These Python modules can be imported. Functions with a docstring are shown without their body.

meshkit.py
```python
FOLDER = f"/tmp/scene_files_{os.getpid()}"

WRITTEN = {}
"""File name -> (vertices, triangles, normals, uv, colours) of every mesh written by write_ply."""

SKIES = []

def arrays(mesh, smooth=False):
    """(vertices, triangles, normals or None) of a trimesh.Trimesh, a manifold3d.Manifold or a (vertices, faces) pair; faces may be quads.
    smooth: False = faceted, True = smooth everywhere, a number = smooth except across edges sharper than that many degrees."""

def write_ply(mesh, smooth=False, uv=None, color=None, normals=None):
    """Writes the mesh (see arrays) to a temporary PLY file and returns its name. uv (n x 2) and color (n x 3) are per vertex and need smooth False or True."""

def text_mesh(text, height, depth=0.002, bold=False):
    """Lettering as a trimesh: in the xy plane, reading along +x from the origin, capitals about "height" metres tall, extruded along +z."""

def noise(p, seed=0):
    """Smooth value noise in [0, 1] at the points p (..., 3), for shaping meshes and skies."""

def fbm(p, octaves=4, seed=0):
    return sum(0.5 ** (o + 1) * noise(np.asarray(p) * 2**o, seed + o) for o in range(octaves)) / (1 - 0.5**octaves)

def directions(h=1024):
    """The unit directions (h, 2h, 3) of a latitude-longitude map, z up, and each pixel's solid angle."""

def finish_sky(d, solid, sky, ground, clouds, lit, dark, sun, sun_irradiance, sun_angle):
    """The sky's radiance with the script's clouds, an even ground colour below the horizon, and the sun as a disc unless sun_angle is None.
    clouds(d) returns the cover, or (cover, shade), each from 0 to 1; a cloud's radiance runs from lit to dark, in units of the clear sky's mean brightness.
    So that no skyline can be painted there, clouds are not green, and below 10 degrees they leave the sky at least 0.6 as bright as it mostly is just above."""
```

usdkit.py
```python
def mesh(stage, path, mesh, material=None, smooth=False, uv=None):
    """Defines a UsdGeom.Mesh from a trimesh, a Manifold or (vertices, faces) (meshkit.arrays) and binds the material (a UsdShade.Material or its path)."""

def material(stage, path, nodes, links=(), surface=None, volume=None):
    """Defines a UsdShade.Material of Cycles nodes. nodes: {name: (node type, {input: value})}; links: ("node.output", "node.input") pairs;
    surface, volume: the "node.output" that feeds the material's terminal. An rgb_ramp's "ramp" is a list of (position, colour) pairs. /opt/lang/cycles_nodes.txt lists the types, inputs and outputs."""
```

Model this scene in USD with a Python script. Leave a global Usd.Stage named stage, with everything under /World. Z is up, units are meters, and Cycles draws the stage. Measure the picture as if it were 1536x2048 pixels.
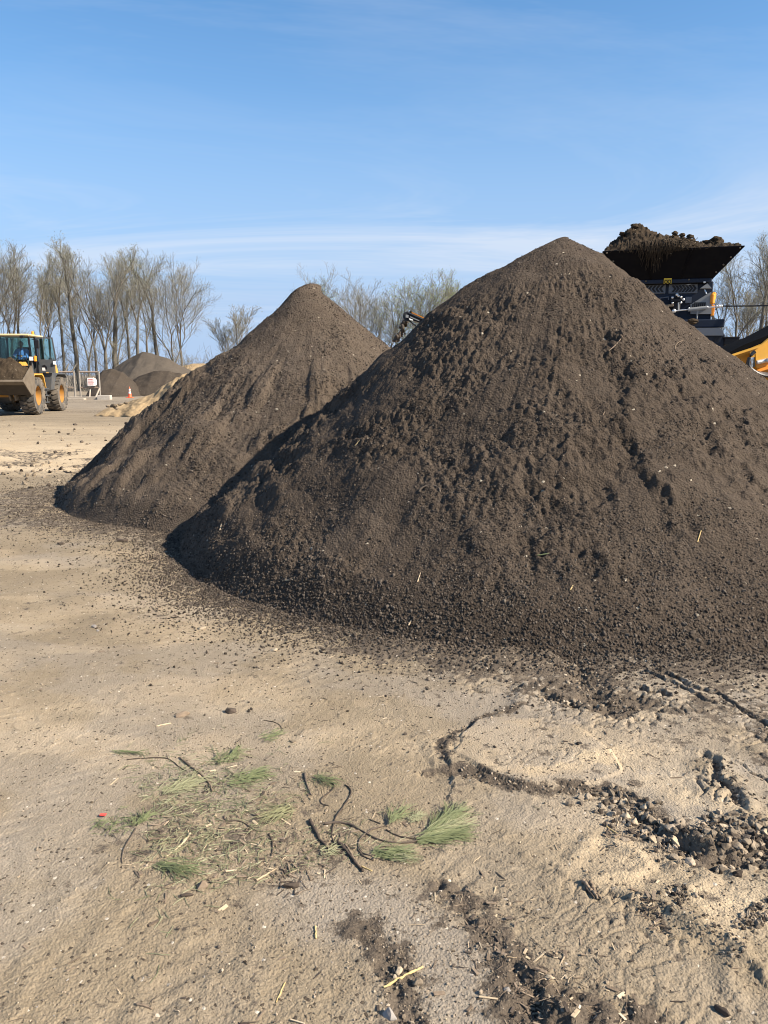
import math, numpy as np, trimesh, usdkit, meshkit
from pxr import Usd, UsdGeom, UsdLux, UsdShade, Sdf, Gf, Vt
from shapely.geometry import Polygon
from meshkit import fbm, noise

stage = Usd.Stage.CreateInMemory()
UsdGeom.SetStageUpAxis(stage, 'Z')
UsdGeom.Xform.Define(stage, '/World')
UsdGeom.Scope.Define(stage, '/World/Looks')

# ------------------------------------------------------------------ camera, sky, sun
EYE, PITCH, FPX = 1.6, math.radians(10.17), 1538.0
cam = UsdGeom.Camera.Define(stage, '/World/camera')
cam.CreateHorizontalApertureAttr(36.0); cam.CreateVerticalApertureAttr(48.0)
cam.CreateFocalLengthAttr(36.0 * FPX / 1536.0)
cam.CreateClippingRangeAttr(Gf.Vec2f(0.05, 20000))
cam.AddTranslateOp().Set(Gf.Vec3d(0, 0, EYE))
cam.AddRotateXOp().Set(90 - math.degrees(PITCH))
cam.CreateExposureAttr(1.25)

SUN_EL, SUN_DIR = math.radians(36), math.radians(-21)          # elevation; angle from +x (towards -y is negative)
S = np.array([math.cos(SUN_EL) * math.cos(SUN_DIR), math.cos(SUN_EL) * math.sin(SUN_DIR), math.sin(SUN_EL)])
sun = UsdLux.DistantLight.Define(stage, '/World/sun')
sun.CreateIntensityAttr(1.25); sun.CreateNormalizeAttr(True); sun.CreateAngleAttr(0.53)
sun.CreateColorAttr(Gf.Vec3f(1.0, 0.90, 0.76))
zr = Gf.Rotation(Gf.Vec3d(0, 0, 1), Gf.Vec3d(*map(float, S)))
sun.AddTransformOp().Set(Gf.Matrix4d().SetRotate(zr))

sky = UsdLux.DomeLight.Define(stage, '/World/sky')
sky_mat = usdkit.material(stage, '/World/Looks/sky_air', {
    'sky': ('sky_texture', {'sky_type': 'single_scattering', 'sun_disc': False, 'sun_elevation': SUN_EL,
                            'sun_rotation': math.atan2(S[0], S[1]), 'air_density': 1.0, 'aerosol_density': 0.3, 'ozone_density': 2.5}),
    'blue': ('hsv', {'hue': 0.497, 'saturation': 1.28, 'value': 0.88}),
    'tc': ('texture_coordinate', {}),
    'sep': ('separate_xyz', {}),
    'air': ('rgb_ramp', {'ramp': [(0.0, (0.96,) * 3), (0.09, (0.90,) * 3), (0.20, (0.62,) * 3), (0.32, (0.25,) * 3), (0.5, (0.04,) * 3), (1.0, (0.0,) * 3)]}),
    'hor': ('mix', {'color2': (1.92, 2.66, 3.95)}),
    'zz': ('math', {'math_type': 'maximum', 'value2': 0.035}),
    'ux': ('math', {'math_type': 'divide'}), 'uy': ('math', {'math_type': 'divide'}),
    'uv': ('combine_xyz', {'z': 0.0}),
    'map': ('mapping', {'scale': (0.17, 0.36, 1.0), 'rotation': (0, 0, 0.10), 'location': (7.3, 4.2, 0)}),
    'n1': ('noise_texture', {'scale': 1.0, 'detail': 8.0, 'roughness': 0.66, 'distortion': 1.1}),
    'n2': ('noise_texture', {'scale': 0.30, 'detail': 2.0, 'roughness': 0.5}),
    'r1': ('map_range', {'from_min': 0.40, 'from_max': 0.66, 'to_min': 0.0, 'to_max': 1.0, 'clamp': True}),
    'r2': ('map_range', {'from_min': 0.34, 'from_max': 0.56, 'to_min': 0.0, 'to_max': 1.0, 'clamp': True}),
    'low': ('rgb_ramp', {'ramp': [(0.0, (0.0,) * 3), (0.04, (0.0,) * 3), (0.07, (0.6,) * 3), (0.10, (1.0,) * 3), (0.165, (1.0,) * 3), (0.22, (0.45,) * 3), (0.32, (0.22,) * 3), (0.38, (0.40,) * 3), (0.6, (0.45,) * 3), (1.0, (0.3,) * 3)]}),
    'm1': ('math', {'math_type': 'multiply'}), 'm2': ('math', {'math_type': 'multiply'}),
    'm3': ('math', {'math_type': 'multiply', 'value2': 0.62}),
    'mix': ('mix', {'color2': (3.9, 4.05, 4.4)}),
    'bg': ('background_shader', {'strength': 0.093}),
}, [('sky.color', 'blue.color'), ('tc.generated', 'sep.vector'), ('sep.z', 'air.fac'), ('blue.color', 'hor.color1'), ('air.color', 'hor.fac'),
    ('sep.z', 'zz.value1'), ('sep.x', 'ux.value1'), ('sep.y', 'uy.value1'), ('zz.value', 'ux.value2'), ('zz.value', 'uy.value2'),
    ('ux.value', 'uv.x'), ('uy.value', 'uv.y'), ('uv.vector', 'map.vector'), ('map.vector', 'n1.vector'), ('map.vector', 'n2.vector'),
    ('n1.fac', 'r1.value'), ('n2.fac', 'r2.value'), ('r1.result', 'm1.value1'), ('r2.result', 'm1.value2'), ('sep.z', 'low.fac'),
    ('m1.value', 'm2.value1'), ('low.color', 'm2.value2'), ('m2.value', 'm3.value1'), ('m3.value', 'mix.fac'), ('hor.color', 'mix.color1'), ('mix.color', 'bg.color')],
    surface='bg.background')
UsdShade.MaterialBindingAPI.Apply(sky.GetPrim()).Bind(sky_mat)
sky.GetPrim().SetCustomDataByKey('kind', 'structure')

# ------------------------------------------------------------------ helpers
CP, SP = math.cos(PITCH), math.sin(PITCH)
def ray(px, py):
    a, b = (px - 768.0) / FPX, -(py - 1024.0) / FPX
    return np.array([a, CP + b * SP, -SP + b * CP])
def at(px, py, Y):                       # the point of a sight line at the depth Y, used once to survey the place
    d = ray(px, py); return np.array([0, 0, EYE]) + d * (Y / d[1])
def G(px, py):                           # the same on level ground
    d = ray(px, py); return (d * (EYE / -d[2]))[:2]
rng = np.random.default_rng(7)

used = {}
def numbered(parent, name):
    k = (parent, name); n = used.get(k, 0); used[k] = n + 1
    return f'{parent}/{name}' if n == 0 else f'{parent}/{name}_{n:03d}'
def tag(p, label=None, cat=None, group=None, kind=None):
    p = p.GetPrim() if hasattr(p, 'GetPrim') else p
    for k, v in (('label', label), ('category', cat), ('group', group), ('kind', kind)):
        if v: p.SetCustomDataByKey(k, v)
    return p
def thing(name, label, cat, loc=(0, 0, 0), rz=0.0, group=None):
    x = UsdGeom.Xform.Define(stage, numbered('/World', name))
    x.AddTranslateOp().Set(Gf.Vec3d(*map(float, loc)))
    if rz: x.AddRotateZOp().Set(math.degrees(rz))
    tag(x, label, cat, group); return x
def part(parent, name, mesh, mat, smooth=30, label=None, kind=None):
    base = parent if isinstance(parent, str) else str(parent.GetPath())
    m = usdkit.mesh(stage, numbered(base, name), mesh, mat, smooth=smooth)
    if label or kind: tag(m, label, None, None, kind)
    return m
def top(name, mesh, mat, label=None, cat=None, group=None, kind=None, smooth=30):
    m = usdkit.mesh(stage, numbered('/World', name), mesh, mat, smooth=smooth)
    tag(m, label, cat, group, kind); return m
def copy_of(src, name, label, loc, rz=0.0, scale=None, group=None, cat=None):
    x = UsdGeom.Xform.Define(stage, numbered('/World', name))
    p = x.GetPrim(); p.GetReferences().AddInternalReference(src.GetPath())
    x.ClearXformOpOrder()
    x.AddTranslateOp(opSuffix='at').Set(Gf.Vec3d(*map(float, loc)))
    x.AddRotateZOp(opSuffix='turn').Set(math.degrees(rz))
    if scale is not None: x.AddScaleOp(opSuffix='size').Set(Gf.Vec3f(*map(float, scale)))
    p.SetInstanceable(True); tag(x, label, cat, group); return x

def cat(ms): return trimesh.util.concatenate([m for m in ms if m is not None])
def box(x0, x1, y0, y1, z0, z1, bev=0.0):
    c = np.array([(x0 + x1) / 2, (y0 + y1) / 2, (z0 + z1) / 2]); e = np.abs([x1 - x0, y1 - y0, z1 - z0])
    if bev > 0:
        b = min(bev, e.min() * 0.45); pts = []
        for sx in (-1, 1):
            for sy in (-1, 1):
                for sz in (-1, 1):
                    h = e / 2 * (sx, sy, sz); s = np.array([sx, sy, sz])
                    for k in range(3):
                        q = h - s * b; q[k] = h[k]; pts.append(q)
        m = trimesh.convex.convex_hull(np.array(pts))
    else:
        m = trimesh.creation.box(e)
    m.apply_translation(c); return m
def prism(pts, y0, y1):                  # outline in (x, z), extruded along y
    m = trimesh.creation.extrude_polygon(Polygon(pts), abs(y1 - y0), engine='earcut')
    v = m.vertices.copy(); m.vertices = np.stack([v[:, 0], max(y0, y1) - v[:, 2], v[:, 1]], 1); return m
def prism_x(pts, x0, x1):                # outline in (y, z), extruded along x
    m = trimesh.creation.extrude_polygon(Polygon(pts), abs(x1 - x0), engine='earcut')
    v = m.vertices.copy(); m.vertices = np.stack([min(x0, x1) + v[:, 2], v[:, 0], v[:, 1]], 1); return m
def tube(pts, rad, sides=6, caps=True):
    p = np.asarray(pts, float); n = len(p)
    t = np.gradient(p, axis=0) if n > 2 else np.repeat((p[1:] - p[:1]), 2, 0)
    t /= np.linalg.norm(t, axis=1, keepdims=True) + 1e-12
    up = np.where(np.abs(t[:, 2:]) < 0.9, [[0, 0, 1.0]], [[1.0, 0, 0]])
    a = np.cross(t, up); a /= np.linalg.norm(a, axis=1, keepdims=True) + 1e-12
    b = np.cross(t, a); ang = np.arange(sides) * 2 * np.pi / sides
    r = np.broadcast_to(rad, (n,))
    v = (p[:, None] + r[:, None, None] * (np.cos(ang)[None, :, None] * a[:, None] + np.sin(ang)[None, :, None] * b[:, None])).reshape(-1, 3)
    f = []
    for i in range(n - 1):
        for j in range(sides):
            q = [i * sides + j, (i + 1) * sides + j, (i + 1) * sides + (j + 1) % sides, i * sides + (j + 1) % sides]
            f += [[q[0], q[1], q[2]], [q[0], q[2], q[3]]]
    if caps:
        for j in range(1, sides - 1):
            f += [[0, j, j + 1], [(n - 1) * sides, (n - 1) * sides + j + 1, (n - 1) * sides + j]]
    m = trimesh.Trimesh(v, np.array(f), process=False); return m
def cyl(p0, p1, r, sides=12): return tube([p0, p1], r, sides)
def spline(pts, n=24):
    from scipy.interpolate import CubicSpline
    p = np.asarray(pts, float)
    if len(p) < 3: return p
    s = np.concatenate([[0], np.cumsum(np.linalg.norm(np.diff(p, axis=0), axis=1))])
    return CubicSpline(s, p)(np.linspace(0, s[-1], n))
def lathe(profile, sides=24, axis='x'):  # (radius, along) pairs, closed ring section
    prof = np.asarray(profile, float); k = len(prof); ang = np.arange(sides) * 2 * np.pi / sides
    r, h = prof[:, 0], prof[:, 1]
    v = np.stack([np.broadcast_to(h[None], (sides, k)), r[None] * np.cos(ang)[:, None], r[None] * np.sin(ang)[:, None]], -1).reshape(-1, 3)
    if axis == 'z': v = v[:, [1, 2, 0]]
    f = []
    for i in range(sides):
        for j in range(k - 1):
            a, b, c, d = i * k + j, ((i + 1) % sides) * k + j, ((i + 1) % sides) * k + j + 1, i * k + j + 1
            f += [[a, b, c], [a, c, d]]
    m = trimesh.Trimesh(v, np.array(f), process=True); m.fix_normals(); return m
def lump(seed, sub=2, rough=0.35, stretch=(1, 1, 1)):
    m = trimesh.creation.icosphere(sub); v = m.vertices
    d = 1 + rough * (fbm(v * 1.3 + seed * 7.3, 3, seed) - 0.5) * 2
    m.vertices = v * d[:, None] * np.asarray(stretch); return m
def chunk(seed, stretch=(1, 1, 1), n=15, sub=1, rough=.22):     # a broken, angular piece of earth or stone
    g = np.random.default_rng(seed); p = g.normal(size=(n, 3)); p /= np.linalg.norm(p, axis=1, keepdims=True); p *= (.72 + .38 * g.random((n, 1)))
    m = trimesh.convex.convex_hull(p)
    for _ in range(sub): m = m.subdivide()
    v = m.vertices; nn = m.vertex_normals; m.vertices = (v + nn * ((fbm(v * 2.2 + seed * 3.1, 3, seed) - .5) * 2 * rough)[:, None]) * np.asarray(stretch); return m
def seg(x, y, poly):                     # distance to a polyline, place along it (0..1), signed side (left positive)
    P = np.asarray(poly, float); best = np.full(x.shape, 1e9); tt = np.zeros(x.shape); side = np.zeros(x.shape)
    L = np.concatenate([[0], np.cumsum(np.linalg.norm(np.diff(P, axis=0), axis=1))])
    for i in range(len(P) - 1):
        a, d = P[i], P[i + 1] - P[i]; l2 = d @ d + 1e-12
        u = np.clip(((x - a[0]) * d[0] + (y - a[1]) * d[1]) / l2, 0, 1)
        ex, ey = x - a[0] - u * d[0], y - a[1] - u * d[1]; q = np.hypot(ex, ey); w = q < best
        best = np.where(w, q, best); tt = np.where(w, (L[i] + u * math.sqrt(l2)) / L[-1], tt)
        side = np.where(w, np.sign(d[0] * ey - d[1] * ex), side)
    return best, tt, side * best
def sstep(a, b, x): t = np.clip((x - a) / (b - a), 0, 1); return t * t * (3 - 2 * t)
def prim_floats(m, **arrays):
    api = UsdGeom.PrimvarsAPI(m)
    for k, v in arrays.items():
        api.CreatePrimvar(k, Sdf.ValueTypeNames.FloatArray, 'vertex').Set(Vt.FloatArray.FromNumpy(np.asarray(v, np.float32)))
def quats(R):                            # from rotation matrices, as (real, i, j, k)
    from scipy.spatial.transform import Rotation
    q = Rotation.from_matrix(R).as_quat(); return q[:, [3, 0, 1, 2]]
def random_quats(n, g):
    q = g.normal(size=(n, 4)); return q / np.linalg.norm(q, axis=1, keepdims=True)
def scatter(name, protos, pts, quat, scl, idx, label, cat, under=None):
    path = numbered('/World' if under is None else str(under.GetPath()), name)
    pi = UsdGeom.PointInstancer.Define(stage, path)
    rel = pi.CreatePrototypesRel()
    for k, (m, mat) in enumerate(protos):
        pm = usdkit.mesh(stage, f'{path}/shape_{k:03d}' if k else f'{path}/shape', m, mat, smooth=False); rel.AddTarget(pm.GetPath())
    pi.CreatePositionsAttr(Vt.Vec3fArray.FromNumpy(np.asarray(pts, np.float32)))
    q = np.asarray(quat, np.float32)
    pi.CreateOrientationsAttr(Vt.QuathArray([Gf.Quath(float(a), float(b), float(c), float(d)) for a, b, c, d in q]))
    scl = np.asarray(scl, np.float32)
    if scl.ndim == 1: scl = np.repeat(scl[:, None], 3, 1)
    pi.CreateScalesAttr(Vt.Vec3fArray.FromNumpy(scl)); pi.CreateProtoIndicesAttr(Vt.IntArray.FromNumpy(np.asarray(idx, np.int32)))
    tag(pi, label, cat if under is None else None, None, 'stuff'); return pi

# ------------------------------------------------------------------ materials
MATS = {}
def paint(name, col, rough=0.5, dirt=(0.2, 0.16, 0.11), dirt_amt=0.35, scale=3.0, metallic=0.0, bump=0.05, spec=0.5):
    """Painted or bare material with uneven dust and fine relief."""
    MATS[name] = usdkit.material(stage, '/World/Looks/' + name, {
        'tc': ('texture_coordinate', {}),
        'n': ('noise_texture', {'scale': scale, 'detail': 6.0, 'roughness': 0.65}),
        'n2': ('noise_texture', {'scale': scale * 9, 'detail': 4.0, 'roughness': 0.7}),
        'r': ('map_range', {'from_min': 0.42, 'from_max': 0.72, 'to_min': 0.0, 'to_max': dirt_amt, 'clamp': True}),
        'mix': ('mix', {'color1': col, 'color2': dirt}),
        'rr': ('map_range', {'from_min': 0.3, 'from_max': 0.7, 'to_min': rough - 0.08, 'to_max': min(1.0, rough + 0.2)}),
        'b': ('bump', {'strength': bump, 'distance': 0.01}),
        'p': ('principled_bsdf', {'metallic': metallic, 'specular_ior_level': spec}),
    }, [('tc.object', 'n.vector'), ('tc.object', 'n2.vector'), ('n.fac', 'r.value'), ('r.result', 'mix.fac'), ('mix.color', 'p.base_color'),
        ('n2.fac', 'rr.value'), ('rr.result', 'p.roughness'), ('n2.fac', 'b.height'), ('b.normal', 'p.normal')], surface='p.BSDF')
    return MATS[name]
def grainy(name, ramp, scale=6.0, fine=60.0, bump=0.6, dist=0.02, var=0.5, rough=0.95, spec=0.15):
    """Soil, bark, stone: colour from two noises and a per-piece random tone."""
    MATS[name] = usdkit.material(stage, '/World/Looks/' + name, {
        'tc': ('texture_coordinate', {}), 'g': ('geometry', {}),
        'oi': ('object_info', {}),
        'n': ('noise_texture', {'scale': scale, 'detail': 6.0, 'roughness': 0.65}),
        'n2': ('noise_texture', {'scale': fine, 'detail': 3.0, 'roughness': 0.7}),
        'a': ('mix_float', {'fac': 0.45}), 'c': ('mix_float', {'fac': var}),
        'ramp': ('rgb_ramp', {'ramp': ramp}),
        'b': ('bump', {'strength': bump, 'distance': dist}),
        'p': ('principled_bsdf', {'roughness': rough, 'specular_ior_level': spec}),
    }, [('g.position', 'n.vector'), ('g.position', 'n2.vector'), ('n.fac', 'a.a'), ('n2.fac', 'a.b'), ('a.result', 'c.a'), ('oi.random', 'c.b'),
        ('c.result', 'ramp.fac'), ('ramp.color', 'p.base_color'), ('n2.fac', 'b.height'), ('b.normal', 'p.normal')], surface='p.BSDF')
    return MATS[name]
# ------------------------------------------------------------------ soils
SOIL = [(0.25, (0.026, 0.020, 0.015)), (0.45, (0.054, 0.042, 0.032)), (0.6, (0.078, 0.062, 0.048)), (0.8, (0.12, 0.097, 0.076))]
EARTH = [(0.25, (0.10, 0.078, 0.055)), (0.5, (0.22, 0.172, 0.122)), (0.8, (0.36, 0.29, 0.21))]
grainy('soil_grain', SOIL, 3.0, 90.0, 0.5, 0.004, 0.55)
grainy('earth_grain', EARTH, 4.0, 70.0, 0.5, 0.004, 0.6)

def pile_look(name, ramp, big=0.9, mid=7.0):
    MATS[name] = usdkit.material(stage, '/World/Looks/' + name, {
        'g': ('geometry', {}),
        'n': ('noise_texture', {'scale': big, 'detail': 5.0, 'roughness': 0.6}),
        'm': ('noise_texture', {'scale': mid, 'detail': 6.0, 'roughness': 0.7}),
        'f': ('noise_texture', {'scale': 75.0, 'detail': 3.0, 'roughness': 0.75}),
        'v': ('voronoi_texture', {'scale': 62.0, 'feature': 'f1'}),
        'a': ('mix_float', {'fac': 0.5}), 'c': ('mix_float', {'fac': 0.42}),
        'ramp': ('rgb_ramp', {'ramp': ramp}),
        'sp': ('white_noise_texture', {'dimensions': '3D'}),
        'gt': ('math', {'math_type': 'greater_than', 'value2': 0.9983}),
        'mx': ('mix', {'color2': (0.30, 0.26, 0.20)}),
        'h': ('math', {'math_type': 'multiply_add', 'value2': -0.7}),
        'b': ('bump', {'strength': 0.9, 'distance': 0.012}),
        'p': ('principled_bsdf', {'roughness': 0.97, 'specular_ior_level': 0.1}),
    }, [('g.position', 'n.vector'), ('g.position', 'm.vector'), ('g.position', 'f.vector'), ('g.position', 'v.vector'),
        ('n.fac', 'a.a'), ('m.fac', 'a.b'), ('a.result', 'c.a'), ('f.fac', 'c.b'), ('c.result', 'ramp.fac'),
        ('v.position', 'sp.vector'), ('sp.value', 'gt.value1'), ('gt.value', 'mx.fac'), ('ramp.color', 'mx.color1'), ('mx.color', 'p.base_color'),
        ('v.distance', 'h.value1'), ('f.fac', 'h.value3'), ('h.value', 'b.height'), ('b.normal', 'p.normal')], surface='p.BSDF')
    return MATS[name]
pile_look('dark_soil', [(0.30, (0.0295, 0.0226, 0.0162)), (0.45, (0.0522, 0.0395, 0.0293)), (0.55, (0.0687, 0.0528, 0.0398)), (0.70, (0.0957, 0.0746, 0.0568))])
pile_look('brown_soil', [(0.30, (0.0409, 0.0308, 0.0226)), (0.45, (0.0675, 0.0514, 0.0377)), (0.55, (0.0853, 0.0658, 0.0495)), (0.70, (0.1111, 0.0873, 0.0662))])
pile_look('grey_soil', [(0.30, (0.0504, 0.0413, 0.0324)), (0.5, (0.0784, 0.0649, 0.0513)), (0.70, (0.1064, 0.0891, 0.0713))], 0.3, 2.0)
pile_look('far_soil', [(0.30, (0.0341, 0.0264, 0.0197)), (0.5, (0.0546, 0.0432, 0.0331)), (0.70, (0.0744, 0.0600, 0.0464))], 0.3, 2.0)
pile_look('yellow_sand', [(0.30, (0.2016, 0.1386, 0.0757)), (0.5, (0.3024, 0.2184, 0.1247)), (0.70, (0.3864, 0.2898, 0.1763))], 0.5, 3.0)

# ------------------------------------------------------------------ ground
PILE1, PILE2 = (1.84, 8.02), (-0.86, 10.95)
R1, R2 = 3.91, 3.62
def pl(*pp): return np.array([G(*p) for p in pp])
def z4(*pp): return pl(*[(820 + .466 * a, 1250 + .466 * b) for a, b in pp])
LIP = z4((90, 625), (200, 612), (300, 632), (400, 655), (500, 692), (600, 702), (720, 694), (830, 692), (880, 735), (950, 775), (1020, 835), (1090, 895), (1180, 945), (1270, 985), (1400, 990), (1560, 985), (1700, 1000))
CRACK = z4((150, 565), (135, 500), (190, 452), (300, 398), (400, 365), (470, 340))
BUMP = z4((470, 335), (500, 270), (535, 262))
TRENCH = z4((555, 290), (600, 308), (660, 318), (720, 345))
VALLEY = z4((690, 150), (740, 215), (770, 270), (800, 330), (860, 350), (960, 340))
CRK2 = z4((985, 272), (1030, 295), (1070, 292), (1100, 306))
CRK3 = z4((1090, 215), (1180, 260), (1250, 290), (1310, 300), (1400, 375), (1500, 430), (1600, 500))
CRK4 = z4((1010, 205), (1100, 250), (1200, 290), (1290, 350))
CRK5 = z4((1250, 575), (1310, 600), (1340, 670), (1400, 720), (1440, 790))
CRK6 = z4((1430, 600), (1480, 650), (1560, 690))
RIDGE = z4((985, 1190), (1090, 1225), (1180, 1262), (1300, 1318), (1380, 1380), (1430, 1440), (1470, 1475))
SWIRL1 = z4((775, 905), (765, 940), (735, 970), (700, 1000))
SWIRL2 = z4((870, 930), (980, 985), (1010, 1040), (960, 1080), (860, 1075), (790, 1090))
SWIRL3 = z4((1260, 1060), (1290, 1090), (1260, 1120), (1200, 1150))
SWIRL4 = z4((1370, 1450), (1365, 1520), (1410, 1600))
TRAIL1 = pl((900, 1770), (930, 1800), (960, 1850), (1000, 1880), (1025, 1940), (1060, 1990), (1120, 2040))
TRAIL2 = pl((735, 1840), (765, 1870), (790, 1905), (800, 1945), (815, 1990), (830, 2060))
TRAIL3 = pl((1020, 1990), (1150, 2010), (1280, 2040))
GREY = pl((610, 1790), (700, 1805), (790, 1815), (860, 1870), (900, 1930), (930, 2000))
DEBRIS = pl((300, 1640), (430, 1640), (560, 1660), (600, 1740))
SLAB = Polygon(z4((200, 480), (300, 400), (560, 395), (700, 440), (900, 560), (915, 640), (700, 690), (500, 680), (310, 620), (190, 560)))
PALE = [(z4((955, 655), (1090, 690), (1200, 760), (1280, 770), (1420, 830)), 0.11), (z4((1220, 870), (1290, 900)), 0.06), (z4((420, 420), (560, 420), (740, 470)), 0.06),
        (z4((320, 605), (500, 625)), 0.045), (z4((640, 600), (880, 600)), 0.06), (z4((840, 960), (960, 1060)), 0.10), (z4((1200, 1180), (1290, 1225), (1500, 1180)), 0.09),
        (z4((930, 560), (1110, 535)), 0.05), (z4((990, 1195), (1180, 1255), (1330, 1330)), 0.06), (z4((540, 640), (890, 560)), .05)]

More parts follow.
